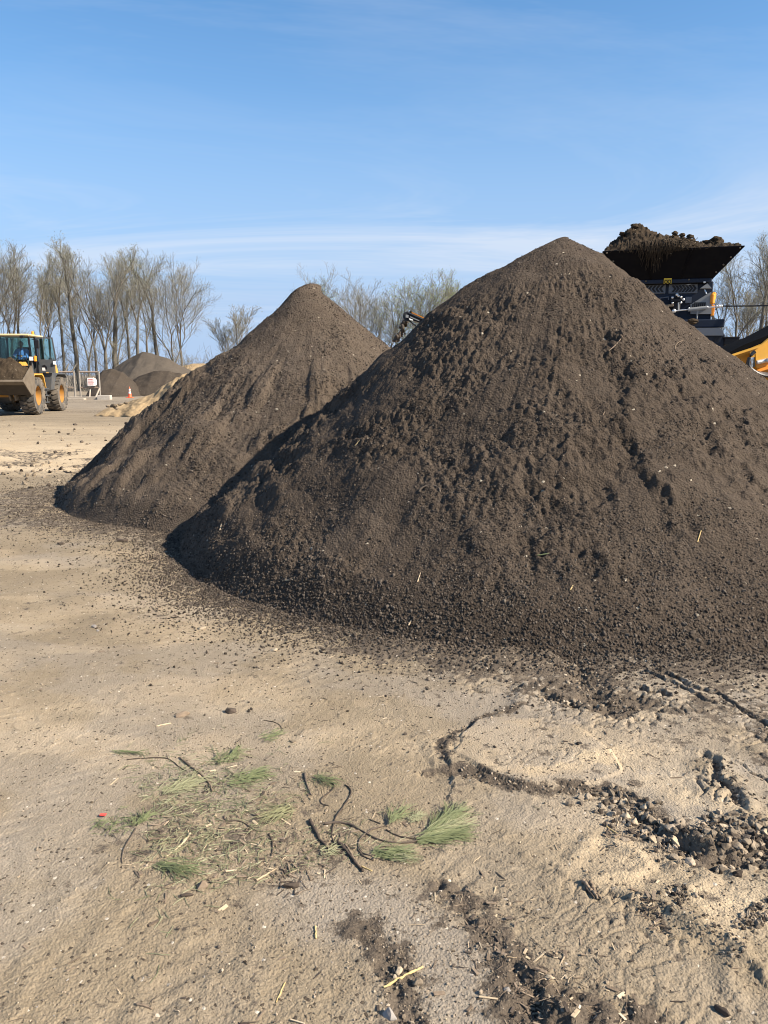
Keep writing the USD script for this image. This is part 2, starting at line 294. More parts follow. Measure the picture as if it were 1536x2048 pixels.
def ground_fields(x, y):
    n = x.size; z = np.zeros(n); p3 = np.stack([x, y, np.zeros(n)], 1)
    far = sstep(14, 40, np.hypot(x, y))
    z += (fbm(p3 * 0.35, 3, 1) - 0.5) * 0.10 * (1 - far) + (fbm(p3 * 0.05, 2, 5) - 0.5) * 0.25 * far
    dark = np.zeros(n); pale = np.zeros(n); grey = np.zeros(n); damp = np.zeros(n)
    near = (y > 0.8) & (y < 11) & (np.abs(x) < 6.5); i = np.nonzero(near)[0]
    if len(i):
        X, Y = x[i], y[i]; q = p3[i]
        wx = (fbm(q * 6, 3, 21) - 0.5) * 0.10; wy = (fbm(q * 6, 3, 22) - 0.5) * 0.10
        wx2 = wx + (fbm(q * 30, 2, 23) - .5) * .035; wy2 = wy + (fbm(q * 30, 2, 24) - .5) * .035
        Xw, Yw = X + wx2 * .8, Y + wy2 * .8
        m = np.zeros(len(i)); dk = np.zeros(len(i)); pa = np.zeros(len(i)); gr = np.zeros(len(i))
        rt = sstep(-0.1, 1.2, X + 0.25 * (Y - 3)) * sstep(4.9, 4.1, Y)                # the churned right half
        m += (fbm(q * 2.2, 3, 2) - 0.5) * (0.024 + 0.022 * rt)
        m += (fbm(q * 7.0, 3, 3) - 0.5) * (0.006 + 0.005 * rt); m += np.clip(fbm(q * 19.0, 3, 13) - .60, 0, 1) * (.020 + .012 * rt)
        rid = np.abs(fbm(q * np.array([22., 22, 1]) + 3, 3, 4) - 0.5)
        m += (0.12 - rid) * (0.0008 + 0.0025 * rt)
        m += (fbm(q * 60, 2, 6) - 0.5) * 0.0030 + (noise(q * 140, 8) - 0.5) * 0.0032
        # diagonal scrape lines at the right, tyre lugs at the left foot of the frame
        u = (X * 0.62 + Y * 0.78)
        st = fbm(np.stack([(X * .86 - Y * .5) * 26 , (X * .5 + Y * .86) * 2.2, X * 0], 1), 3, 9)
        m += (st - 0.5) * 0.006 * rt
        # drying cracks between plates, and finer crazing
        from scipy.spatial import cKDTree as _T
        gc = np.random.default_rng(4); pc = np.column_stack([gc.uniform(-1, 6, 5200), gc.uniform(1.2, 5.2, 5200)]) ; rot = np.array([[.86, .5], [-.5 * 1.9, .86 * 1.9]])
        k_ = np.nonzero(rt > .05)[0]; dd = _T(pc @ rot.T).query(np.column_stack([Xw[k_] + wx[k_] * .6, Yw[k_] + wy[k_] * .6]) @ rot.T, k=2)[0]; e_ = dd[:, 1] - dd[:, 0]
        on = sstep(.43, .54, fbm(q[k_] * 2.0, 3, 45)) * rt[k_]; m[k_] -= on * .017 * np.exp(-(e_ / .010) ** 2); dk[k_] += on * .45 * np.exp(-(e_ / .009) ** 2); m[k_] += on * .006 * np.clip(e_, 0, .04) / .04
        lug = sstep(0.1, -0.5, X) * sstep(2.5, 1.9, Y)
        m += np.sin((X * 1.0 + Y * 0.12 + .05 * fbm(q * 4, 2, 31)) * 42) * 0.0035 * lug * (fbm(q * 5, 2, 12) > 0.45)
        for x0, sl, w_ in ((-1.35, .30, .17), (-.55, .05, .15), (.15, -.32, .16), (-2.3, .55, .2)):
            u_ = X - x0 - sl * (Y - 2.5) - .12 * np.sin(Y * .8 + x0); on = np.exp(-(u_ / w_) ** 6) * sstep(.42, .60, fbm(q * 1.3, 3, 47))
            saw = ((Y * 9.5 + np.abs(u_) * 7.5) % 1.0); m += on * (sstep(.1, .3, saw) * sstep(.75, .55, saw) - .4) * .0045; gr += on * .22; m -= on * .004
        gr += .55 * sstep(.52, .68, fbm(q * np.array([1.6, 2.6, 1]) + 4, 4, 48)); pa += .35 * sstep(.56, .70, fbm(q * np.array([1.3, 2.2, 1]) + 9, 4, 49))
        gr += .65 * sstep(.38, .58, fbm(q * 1.9 + 2, 4, 58)) * rt; dk += rt * .30 * sstep(.45, .65, fbm(q * 3.5 + 5, 4, 59)) + .16 * rt * sstep(2.9, 4.2, Y)
        # lip of the broken crust: high on its upper right side, a crumbled fall on the lower left
        d, t, s = seg(Xw, Yw, LIP); hgt = 0.013 + 0.022 * sstep(0.42, 0.66, t) * sstep(1.05, .9, t)
        m += hgt * sstep(-0.012, 0.035, s) * np.exp(-np.clip(s, 0, 9) / 0.55) * sstep(0.0, 0.04, t + .01)
        m -= 0.016 * np.exp(-(s + 0.035) ** 2 / 0.0012)
        dk += np.exp(-(d / (0.035 + 0.05 * sstep(.45, .7, t))) ** 2) * 0.75
        rough_lip = np.exp(-(d / (0.05 + 0.07 * sstep(.5, .75, t))) ** 2)
        m += rough_lip * (fbm(q * 24, 3, 33) - .5) * (0.022 + .03 * sstep(.5, .75, t))
        d, t, s = seg(Xw, Yw, CRACK); m += 0.018 * sstep(-.012, .02, -s) * np.exp(-np.clip(-s, 0, 9) / .35) * (d < .6); dk += np.exp(-(d / .035) ** 2) * .7
        m += np.exp(-(d / .04) ** 2) * (fbm(q * 30, 2, 34) - .5) * .04
        d, t, s = seg(X, Y, BUMP); m += 0.055 * np.exp(-(d / .05) ** 2) * (.5 + fbm(q * 20, 3, 46))
        for poly, w, dep in ((TRENCH, .03, .06), (CRK2, .016, .04), (CRK3, .010, .03), (CRK4, .007, .025), (CRK5, .022, .028), (CRK6, .006, .02)):
            d, t, s = seg(Xw, Yw, poly); m -= dep * np.exp(-(d / w) ** 4); dk += .4 * np.exp(-(d / w) ** 2)
            m += .016 * np.exp(-((s - w * 1.5) / (w * 1.5)) ** 2)
        d, t, s = seg(Xw, Yw, VALLEY); m -= 0.05 * np.exp(-(d / .10) ** 2); dk += np.exp(-(d / .11) ** 2) * .9
        m += np.exp(-(d / .13) ** 2) * (fbm(q * 22, 3, 35) - .5) * .07
        d, t, s = seg(Xw, Yw, RIDGE); m += 0.018 * np.exp(-(d / .025) ** 2) + .016 * sstep(-.02, .03, s) * np.exp(-np.clip(s, 0, 9) / .25)
        for poly in (SWIRL1, SWIRL2, SWIRL3, SWIRL4):
            d, t, s = seg(X + wx * .3, Y + wy * .3, poly); m += 0.008 * np.exp(-(d / .022) ** 2) - .004 * np.exp(-((d - .05) / .03) ** 2)
        for poly, w in ((TRAIL1, .07), (TRAIL2, .055), (TRAIL3, .09)):
            d, t, s = seg(Xw, Yw, poly); k = np.exp(-(d / w) ** 2); dk += .75 * k; m += k * ((fbm(q * 28, 3, 37) - .45) * .06)
        d, t, s = seg(X + wx * 2, Y + wy * 2, GREY); gr += np.exp(-(d / (.12 + .06 * t)) ** 2) * 1.1; m -= (m * .55) * np.clip(gr, 0, 1)
        d, t, s = seg(Xw, Yw, DEBRIS); dk += .42 * np.exp(-(d / .25) ** 2) * sstep(.35, .65, fbm(q * 14, 3, 41))
        for poly, w in PALE:
            d, t, s = seg(Xw, Yw, poly); pa += .62 * np.exp(-(d / w) ** 2) * sstep(.3, .6, fbm(q * 9, 3, 57))
        from shapely import contains_xy
        ins = contains_xy(SLAB, X + wx * .7, Y + wy * .7).astype(float); gr += ins * .45 * sstep(.35, .6, fbm(q * 5, 3, 44)); m += ins * .006 - ins * (m - .02) * .30
        # loose dark crumbs round the feet of the piles
        for (cx, cy), R, spread in ((PILE1, R1, .38), (PILE2, R2, .55)):
            e = np.hypot(X - cx, Y - cy) - R + (fbm(q * 2.5, 3, 51) - .5) * .45
            if R == R2: e = e - .55 * sstep(-2.4, -4.2, X)
            k = np.exp(-np.clip(e, 0, 9) / (spread * .55)); dk += (1.0 if R == R1 else .72) * k * (0.62 + .9 * (fbm(q * 18, 2, 52) - .4)); m += .03 * np.exp(-np.clip(e, 0, 9) / .1)
        dk += np.clip(fbm(q * 3.2, 4, 55) - .60, 0, 1) * 2.2 * (0.5 + rt)
        z[i] += m; dark[i] = dk; pale[i] = pa; grey[i] = gr
    # further off: bands of yellow sand and churned dark clods across the yard
    j = np.nonzero(y > 9)[0]
    if len(j):
        X, Y = x[j], y[j]; w = (fbm(np.stack([X * .12, Y * .5, Y * 0], 1), 4, 61) - .5) * 5
        Yb = Y + w + .10 * X
        sand = sstep(12.2, 13.2, Yb) * sstep(19.5, 15.5, Yb) + .55 * sstep(16, 18.5, Yb) * sstep(27, 22, Yb)
        clod = np.exp(-((Yb - 14.6) / 1.0) ** 2) * (fbm(np.stack([X * 1.5, Y * 1.5, Y * 0], 1), 3, 62) > .5)
        pale[j] += np.clip(sand, 0, 1) * 1.0; dark[j] += clod * .5 + .30 * sstep(.50, .72, fbm(np.stack([X * .25, Y * 1.1, Y * 0], 1), 4, 64))
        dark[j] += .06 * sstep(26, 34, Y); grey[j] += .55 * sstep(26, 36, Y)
        z[j] += (fbm(np.stack([X * 1.2, Y * 3, Y * 0], 1), 3, 63) - .5) * (.05 + .09 * np.exp(-((Yb - 14.6) / 1.5) ** 2)) * sstep(60, 20, Y)
    return z, np.clip(dark, 0, 1), np.clip(pale, 0, 1), np.clip(grey, 0, 1)

def axis_cells(a, b, step, grow, end):
    out = [b]; s = step
    while out[-1] < end: s *= grow; out.append(out[-1] + s)
    return np.array(out[1:])
xi = np.arange(-1.7, 2.5, 0.0068)
xs = np.concatenate([-axis_cells(0, 1.7, .007, 1.028, 900)[::-1], xi, axis_cells(0, 2.5, .007, 1.028, 900)])
yy = [1.25]
while yy[-1] < 900: yy.append(yy[-1] + (max(.0058, .0026 * yy[-1]) if yy[-1] < 5.2 else .006 * yy[-1] if yy[-1] < 40 else .05 * yy[-1]))
ys = np.concatenate([-axis_cells(0, -1.2, .02, 1.2, 600)[::-1], [1.2], np.array(yy)]) if False else np.concatenate([[-700, -300, -120, -50, -20, -8, -3, -1, 0, .6, 1.0, 1.15], np.array(yy)])
GX, GY = np.meshgrid(xs, ys); gz, gd, gp, gg = ground_fields(GX.ravel(), GY.ravel())
GZ = gz.reshape(GX.shape)
from scipy.interpolate import RegularGridInterpolator
_gi = RegularGridInterpolator((ys, xs), GZ, bounds_error=False, fill_value=0.0)
_gm = RegularGridInterpolator((ys, xs), gd.reshape(GX.shape), bounds_error=False, fill_value=0.0)
def gh(x, y): return _gi(np.stack([np.asarray(y, float).ravel(), np.asarray(x, float).ravel()], 1)).reshape(np.shape(x))
def grid_faces(nr, nc):
    a = (np.arange(nr - 1)[:, None] * nc + np.arange(nc - 1)[None]).ravel()
    return np.vstack([np.stack([a, a + 1, a + nc + 1], 1), np.stack([a, a + nc + 1, a + nc], 1)])
ground_mat = usdkit.material(stage, '/World/Looks/trodden_earth', {
    'g': ('geometry', {}),
    'ad': ('attribute', {'attribute': 'dark'}), 'ap': ('attribute', {'attribute': 'pale'}), 'ag': ('attribute', {'attribute': 'grey'}),
    'n': ('noise_texture', {'scale': 1.1, 'detail': 6.0, 'roughness': 0.6}),
    'm': ('noise_texture', {'scale': 13.0, 'detail': 6.0, 'roughness': 0.7}),
    'f': ('noise_texture', {'scale': 130.0, 'detail': 3.0, 'roughness': 0.7}),
    'v': ('voronoi_texture', {'scale': 115.0, 'feature': 'f1'}),
    'wn': ('white_noise_texture', {'dimensions': '3D'}),
    'a': ('mix_float', {'fac': 0.45}), 'c': ('mix_float', {'fac': 0.35}),
    'base': ('rgb_ramp', {'ramp': [(0.30, (0.1369, 0.1051, 0.0677)), (0.45, (0.2029, 0.1589, 0.1049)), (0.55, (0.2407, 0.1911, 0.1289)), (0.70, (0.3114, 0.2526, 0.1734))]}),
    'drk': ('rgb_ramp', {'ramp': [(0.30, (0.050, 0.039, 0.029)), (0.5, (0.095, 0.075, 0.056)), (0.70, (0.16, 0.128, 0.096))]}),
    'pal': ('rgb_ramp', {'ramp': [(0.30, (0.30, 0.225, 0.138)), (0.5, (0.41, 0.32, 0.21)), (0.70, (0.50, 0.405, 0.285))]}),
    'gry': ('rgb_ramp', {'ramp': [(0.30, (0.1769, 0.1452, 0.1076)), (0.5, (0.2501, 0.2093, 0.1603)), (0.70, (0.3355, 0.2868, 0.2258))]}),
    'mg': ('mix', {}), 'mp': ('mix', {}), 'md': ('mix', {}),
    'mc': ('map_range', {'from_min': 0.36, 'from_max': 0.64, 'to_min': 0.0, 'to_max': 1.0}), 'dn': ('math', {'math_type': 'multiply_add', 'value2': 1.25}), 'dsum': ('map_range', {'from_min': 0.88, 'from_max': 1.20, 'clamp': True}),
    'lo': ('math', {'math_type': 'less_than', 'value2': 0.02}), 'hi': ('math', {'math_type': 'greater_than', 'value2': 0.9972}),
    'ms': ('mix', {'color2': (0.075, 0.058, 0.042)}), 'mh': ('mix', {'color2': (0.45, 0.39, 0.31)}),
    'h': ('math', {'math_type': 'multiply_add', 'value2': -0.5}),
    'b': ('bump', {'strength': 0.95, 'distance': 0.006}),
    'p': ('principled_bsdf', {'roughness': 0.97, 'specular_ior_level': 0.12}),
}, [('g.position', 'n.vector'), ('g.position', 'm.vector'), ('g.position', 'f.vector'), ('g.position', 'v.vector'),
    ('n.fac', 'a.a'), ('m.fac', 'a.b'), ('a.result', 'c.a'), ('f.fac', 'c.b'),
    ('c.result', 'base.fac'), ('c.result', 'drk.fac'), ('c.result', 'pal.fac'), ('c.result', 'gry.fac'),
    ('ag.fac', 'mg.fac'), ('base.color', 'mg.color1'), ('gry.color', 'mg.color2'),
    ('ap.fac', 'mp.fac'), ('mg.color', 'mp.color1'), ('pal.color', 'mp.color2'),
    ('ad.fac', 'dn.value1'), ('m.fac', 'mc.value'), ('mc.result', 'dn.value3'), ('dn.value', 'dsum.value'), ('dsum.result', 'md.fac'), ('mp.color', 'md.color1'), ('drk.color', 'md.color2'),
    ('v.position', 'wn.vector'), ('wn.value', 'lo.value1'), ('wn.value', 'hi.value1'),
    ('lo.value', 'ms.fac'), ('md.color', 'ms.color1'), ('hi.value', 'mh.fac'), ('ms.color', 'mh.color1'), ('mh.color', 'p.base_color'),
    ('v.distance', 'h.value1'), ('f.fac', 'h.value3'), ('h.value', 'b.height'), ('b.normal', 'p.normal')], surface='p.BSDF')
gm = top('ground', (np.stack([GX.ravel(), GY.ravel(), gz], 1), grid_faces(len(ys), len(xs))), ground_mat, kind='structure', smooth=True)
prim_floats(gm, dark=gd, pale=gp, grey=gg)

# ------------------------------------------------------------------ soil piles
def cone_hit(px, py, c, H, R):           # where a sight line meets a plain cone (design survey)
    d = ray(px, py); t = np.linspace(2, 16, 3000); q = np.array([0, 0, EYE])[None] + d[None] * t[:, None]
    zc = H * (1 - np.hypot(q[:, 0] - c[0], q[:, 1] - c[1]) / R); k = np.argmax(q[:, 2] < zc); return q[k, :2]
def pile_mesh(c, H, R, th, s, shape):
    TH, SS = np.meshgrid(th, s); r = SS * R * 1.06
    x, y = c[0] + r * np.cos(TH), c[1] + r * np.sin(TH)
    z = shape(x, y, r, TH)
    v = np.stack([x, y, z], -1).reshape(-1, 3); return v, grid_faces(len(s), len(th))[:, ::-1][:, [0, 1, 2]]
def thetas(lo, hi, n, back):             # dense where the camera sees it
    return np.concatenate([np.linspace(lo, hi, n), np.linspace(hi, lo + 2 * np.pi, back + 1)[1:]])
def slope_noise(x, y, z, r, TH, seed, clump):
    q = np.stack([x, y, z], -1).reshape(-1, 3); sh = x.shape
    f = lambda k, o, sd: (fbm(q * k, o, seed + sd) - .5).reshape(sh)
    run = fbm(np.stack([(TH * 2.6 * 7).ravel(), (r * 0.9).ravel(), r.ravel() * 0], 1), 3, seed + 11).reshape(sh) - .5
    run2 = fbm(np.stack([(TH * 2.6 * 26).ravel(), (r * 4.0).ravel(), r.ravel() * 0], 1), 3, seed + 12).reshape(sh) - .5
    cl = sstep(.42, .62, fbm(q * 1.6, 3, seed + 20).reshape(sh))
    rk = sstep(.5, 1.9, r)
    h = f(.7, 3, 1) * .30 + f(2.2, 3, 2) * .12 + run * .042 * rk + run2 * .017 * (.35 + cl) * rk
    bil = lambda k, o, sd: (np.abs(fbm(q * k, o, seed + sd) - .5) * -2 + .35).reshape(sh)
    h += f(7, 3, 3) * .058 * (.45 + clump * cl) + bil(16, 2, 4) * .024 * (.3 + clump * cl) + f(34, 3, 6) * .024 * (.5 + clump * cl) + f(75, 2, 5) * .012
    return h, cl

H1, H2 = 2.95, 2.74
GUL = [cone_hit(*p, PILE1, H1, R1) for p in ((1232, 680), (1236, 760), (1262, 830), (1240, 885), (1275, 950), (1310, 1010), (1350, 1060), (1400, 1160))]
GUL2 = [cone_hit(*p, PILE1, H1, R1) for p in ((1395, 880), (1415, 925), (1425, 950))]
GUL3 = [cone_hit(*p, PILE1, H1, R1) for p in ((942, 1095), (952, 1130), (955, 1160))]
GUL5 = [cone_hit(*p, PILE1, H1, R1) for p in ((885, 925), (890, 950))]
def shape1(x, y, r, TH):
    rr = r / R1; base = H1 * (1 - rr)
    base = H1 - np.sqrt((H1 - base) ** 2 + .13 ** 2) + .085
    base += .12 * np.exp(-((rr - .20) / .16) ** 2) * np.exp(-(((TH + np.pi / 2 + .9) ) / .9) ** 2)      # left shoulder
    base += .19 * np.exp(-((rr - .45) / .27) ** 2) * np.exp(-(1 - np.cos(TH + np.pi - .15)) / .35) - .12 * np.exp(-((rr - .32) / .25) ** 2) * np.exp(-(1 - np.cos(TH + .15)) / .35)
    base += .02 * np.exp(-((rr - 1.0) / .10) ** 2)
    h, cl = slope_noise(x, y, base, r, TH, 100, 1.5)
    fade = sstep(0, .16, rr) * .82 + .18
    left = sstep(.4, -1.8, x)
    h = (h + left * .075 * (fbm(np.stack([x.ravel() * 2.6, y.ravel() * 2.6, base.ravel() * 5], 1), 3, 131).reshape(x.shape) - .5) * 2) * (1 + .25 * left) * fade
    nz = lambda k, sd: (fbm(np.stack([x.ravel() * k, y.ravel() * k, x.ravel() * 0], 1), 3, sd).reshape(x.shape) - .5)
    for g, dep, w in ((GUL, .080, .085), (GUL3, .035, .06)):      # slumped steps: the right side stands higher
        d, t, s = seg(x + nz(6, 78) * .22 + nz(22, 79) * .10, y + nz(6, 80) * .22, g); e = sstep(-.02, .10, t) * sstep(1.02, .80, t) * (.45 + 1.1 * (nz(3.5, 81) + .5))
        h += dep * sstep(-w, w, s) * np.exp(-np.clip(s, 0, 9) / .32) * e * (d < 1.2)
        h += np.exp(-(d / .10) ** 2) * e * nz(18, 82) * .07
    low = sstep(.93, 1.06, rr)
    return (base + h * sstep(1.03, .86, rr)) * (1 - low) + low * (-.09)
def shape2(x, y, r, TH):
    rr = r / R2; base = H2 * (1 - rr)
    base = H2 - np.sqrt((H2 - base) ** 2 + .10 ** 2) + .06
    base += .20 * np.exp(-((rr - .085) / .095) ** 2) * np.exp(-(((TH + np.pi / 2 + 1.1)) / .9) ** 2)
    base += .06 * np.exp(-((rr - .35) / .25) ** 2) * np.exp(-(1 - np.cos(TH + np.pi - .15)) / .35) - .20 * np.exp(-((rr - .36) / .27) ** 2) * np.exp(-(1 - np.cos(TH + .1)) / .4)
    base += .02 * np.exp(-((rr - 1.0) / .10) ** 2)
    h, cl = slope_noise(x, y, base, r, TH, 300, 1.0)
    bl = fbm(np.stack([(TH * 2.4 * 3.3).ravel(), (r * 1.6).ravel(), r.ravel() * 0], 1), 3, 333).reshape(x.shape)
    h += .10 * sstep(.44, .72, bl) * sstep(.3, .6, rr)                                  # slumped fingers on the lower slope
    h *= (.9 + .3 * sstep(-1.5, -3, x)) * (sstep(0, .14, rr) * .85 + .15)
    low = sstep(.93, 1.06, rr)
    return (base + h * sstep(1.03, .86, rr)) * (1 - low) + low * (-.09)
pv1, pf1 = pile_mesh(PILE1, H1, R1, thetas(-np.pi * 1.12, .32, 980, 130), np.linspace(0.0, 1, 400) ** .9, shape1)
pv2, pf2 = pile_mesh(PILE2, H2, R2, thetas(-np.pi * 1.18, .22, 640, 110), np.linspace(0.0, 1, 300) ** .9, shape2)
top('soil_pile', (pv1, pf1), MATS['dark_soil'], 'large dark brown soil pile in the right foreground, a dark runnel down its face', 'soil pile', smooth=True)
top('soil_pile', (pv2, pf2), MATS['brown_soil'], 'second brown soil pile standing behind and left of the large foreground pile', 'soil pile', smooth=True)

pv3, pf3 = pile_mesh((-4.9, 30.2), 3.3, 4.0, np.linspace(-np.pi, np.pi, 140), np.linspace(0, 1, 60), lambda x, y, r, TH: 2.7 * (1 - r / 4.0) + .05 + (fbm(np.stack([x.ravel(), y.ravel(), r.ravel()], 1) * 1.2, 3, 777).reshape(x.shape) - .5) * .25)
top('soil_pile', (pv3, pf3), MATS['brown_soil'], 'soil pile hidden behind the second pile, casting its shadow on the sand mound', 'soil pile', smooth=True)

# loose granules lying on the slopes, and the apron they roll out to
LUMPS = [chunk(k, s, 11, 0) if k < 3 else lump(k, 1, .6, s) for k, s in ((1, (1, .8, .7)), (2, (.8, 1, .75)), (3, (1, .95, .6)), (4, (1.2, .7, .7)))]
def surface_points(v, f, n, g, weight, lo=0.0):
    t = v[f]; nn = np.cross(t[:, 1] - t[:, 0], t[:, 2] - t[:, 0]); a = np.linalg.norm(nn, axis=1) / 2; c = t.mean(1)
    w = a * weight(c, nn / (2 * a[:, None] + 1e-12)); w = np.cumsum(w / w.sum()); k = np.searchsorted(w, g.random(n)).clip(0, len(f) - 1)
    b = g.random((n, 2)); b = np.where(b.sum(1, keepdims=True) > 1, 1 - b, b)
    return t[k, 0] + b[:, :1] * (t[k, 1] - t[k, 0]) + b[:, 1:] * (t[k, 2] - t[k, 0])
def facing(c, nn):
    d = np.array([0, 0, EYE]) - c; L = np.linalg.norm(d, axis=1); s = np.sign(nn[:, 2] + 1e-9)
    return (np.einsum('ij,ij->i', nn * s[:, None], d) / L > -.05) / (L ** 1.2)
g1 = np.random.default_rng(11)
def w1(c, nn): return facing(c, nn) * (.22 + 1.5 * sstep(.47, .62, fbm(c * 1.9, 3, 120)) + 1.5 * sstep(.55, .1, c[:, 2]))
P = surface_points(pv1, pf1, 85000, g1, w1); sc = .0032 + .0062 * g1.random(len(P)) ** 2.6 + .005 * (g1.random(len(P)) < .03); sc *= 1 + .35 * sstep(.5, .1, P[:, 2])
scatter('soil_crumbs', [(m, MATS['soil_grain']) for m in LUMPS], P, random_quats(len(P), g1), sc, g1.integers(0, 4, len(P)), 'loose dark soil crumbs lying over the large foreground pile', 'soil crumbs')
P = surface_points(pv2, pf2, 26000, g1, lambda c, nn: facing(c, nn) * (.3 + sstep(.47, .62, fbm(c * 1.6, 3, 140)))); sc = .006 + .010 * g1.random(len(P)) ** 2.5
scatter('soil_crumbs', [(m, MATS['soil_grain']) for m in LUMPS], P, random_quats(len(P), g1), sc, g1.integers(0, 4, len(P)), 'loose brown crumbs lying over the second soil pile', 'soil crumbs')
def apron(c, R, n, lo, hi, mean, g, far=0.0):
    th = lo + (hi - lo) * g.random(n); e = g.exponential(mean, n) - .05
    e *= 1 + far * np.clip((-np.cos(th) - .3), 0, 1); w = (fbm(np.stack([np.cos(th) * 3, np.sin(th) * 3, th * 0], 1), 3, 71) - .5) * .5
    r = R + np.maximum(e + w, -.12); x, y = c[0] + r * np.cos(th), c[1] + r * np.sin(th); return np.stack([x, y, gh(x, y)], 1), e
for c, R, n, lo, hi, mean, far, lab in ((PILE1, R1, 42000, -np.pi * 1.05, -.35, .19, .3, 'dark crumbs rolled out round the foot of the large foreground pile'),
                                        (PILE2, R2, 12000, -np.pi * 1.1, -1.2, .25, 2.2, 'grey brown gravel apron round the left foot of the second pile')):
    P, e = apron(c, R, n, lo, hi, mean, g1, far); sc = .0036 + .0078 * g1.random(len(P)) ** 2.6; P[:, 2] += sc * .3
    scatter('soil_crumbs', [(m, MATS['soil_grain']) for m in LUMPS], P, random_quats(len(P), g1), sc, g1.integers(0, 4, len(P)), lab, 'soil crumbs')
# ------------------------------------------------------------------ far piles, sand, berm
def heap(name, outline_px, Y, depth, mat, label, seed, cat_='soil pile', nx=150, ny=60, amp=.12, zbase=-.1, lump_k=.9):
    """A heap whose skyline follows surveyed points at the depth Y and falls away to the front and the back."""
    pts = np.array([at(px, py, Y) for px, py in outline_px]); xs_ = np.linspace(pts[0, 0], pts[-1, 0], nx)
    top_ = np.maximum(np.interp(xs_, pts[:, 0], pts[:, 2]), 0.0)
    v = np.linspace(-1, 1, ny); X, V = np.meshgrid(xs_, v); T = np.broadcast_to(top_, X.shape)
    Yv = Y + V * (depth * (.25 + .75 * (T / (T.max() + 1e-6)) ** .7))
    prof = np.clip(1 - np.abs(V) ** 1.15, 0, 1)
    q = np.stack([X, Yv, T * prof], -1).reshape(-1, 3)
    n = ((fbm(q * lump_k, 4, seed) - .5) * 2 * amp + (fbm(q * lump_k * 5, 3, seed + 3) - .5) * amp).reshape(X.shape)
    Z = T * prof + n * np.clip(T, .2, 1.0) * (np.abs(V) < .97) + zbase * (np.abs(V) > .97)
    Yv = Yv + (fbm(q * lump_k * .8 + 9, 3, seed + 5).reshape(X.shape) - .5) * depth * .3
    return top(name, (np.stack([X, Yv, Z], -1).reshape(-1, 3), grid_faces(ny, nx)), mat, label, cat_, smooth=True)
heap('soil_pile', [(196, 792), (215, 758), (232, 735), (262, 714), (285, 704), (305, 708), (338, 716), (372, 736), (405, 752), (430, 775)], 66, 5.5, MATS['grey_soil'],
     'tall pale grey brown soil pile far off in front of the bare trees', 401, amp=.2, lump_k=.35)
heap('soil_pile', [(180, 790), (196, 750), (208, 741), (224, 738), (245, 743), (262, 758), (280, 780), (292, 792)], 58, 3.2, MATS['far_soil'],
     'low dark soil pile beside the right post of the gate', 402, amp=.16, lump_k=.5)
heap('soil_pile', [(244, 792), (262, 762), (280, 750), (310, 741), (340, 742), (362, 748), (385, 775), (400, 790)], 60, 3.0, MATS['far_soil'],
     'low dark soil pile right of the gate, behind the traffic cone', 403, amp=.16, lump_k=.5)
heap('sand_berm', [(330, 748), (352, 735), (380, 727), (400, 727), (440, 735), (520, 740), (640, 745)], 78, 7, MATS['yellow_sand'], 'low tan sand berm far off behind the grey soil pile', 404, 'sand berm', amp=.15, lump_k=.4)
# sand mound with a dug face turned to the left
sx = [(206, 820), (232, 809), (262, 800), (300, 787), (335, 768), (352, 754), (368, 750), (400, 748), (470, 735), (560, 735), (640, 760)]
heap('sand_mound', sx, 31.0, 2.6, MATS['yellow_sand'], 'yellow sand mound showing from behind the left flank of the second soil pile', 405, 'sand mound', nx=240, ny=90, amp=.17, lump_k=1.3)
for k, (px, py, r) in enumerate(((216, 812, 5), (228, 812, 8), (240, 809, 6), (233, 817, 5), (252, 806, 5))):
    c = at(px, py, 29.4); m = lump(40 + k, 3, .5, (1.3, .9, .8)); m.vertices = m.vertices * r / 50. * .6 + c
    top('soil_clod', m, MATS['earth_grain'], ('leftmost grey clod at the toe of the sand mound', 'largest grey clod at the toe of the sand mound', 'grey clod right of the largest at the sand mound toe', 'lowest grey clod at the toe of the sand mound', 'rightmost grey clod on the toe of the sand mound')[k], 'soil clod', smooth=True)

# ------------------------------------------------------------------ trees
grainy('bark', [(0.2, (0.062, 0.055, 0.044)), (0.5, (0.115, 0.102, 0.082)), (0.8, (0.165, 0.148, 0.120))], 2.0, 20.0, 0.4, 0.02, 0.15)
grainy('twig_bark', [(0.2, (0.105, 0.095, 0.078)), (0.5, (0.165, 0.152, 0.125)), (0.8, (0.23, 0.21, 0.172))], 2.0, 20.0, 0.0, 0.02, 0.15)
def leafy(name, a, b):
    MATS[name] = usdkit.material(stage, '/World/Looks/' + name, {
        'g': ('geometry', {}), 'r': ('rgb_ramp', {'ramp': [(0.0, a), (1.0, b)]}),
        'd': ('diffuse_bsdf', {}), 't': ('translucent_bsdf', {}), 'm': ('mix_closure', {'fac': 0.4})},
        [('g.random_per_island', 'r.fac'), ('r.color', 'd.color'), ('r.color', 't.color'), ('d.BSDF', 'm.closure1'), ('t.BSDF', 'm.closure2')], surface='m.closure')
leafy('pale_buds', (0.24, 0.235, 0.15), (0.36, 0.34, 0.22)); leafy('green_buds', (0.26, 0.31, 0.11), (0.40, 0.43, 0.19))
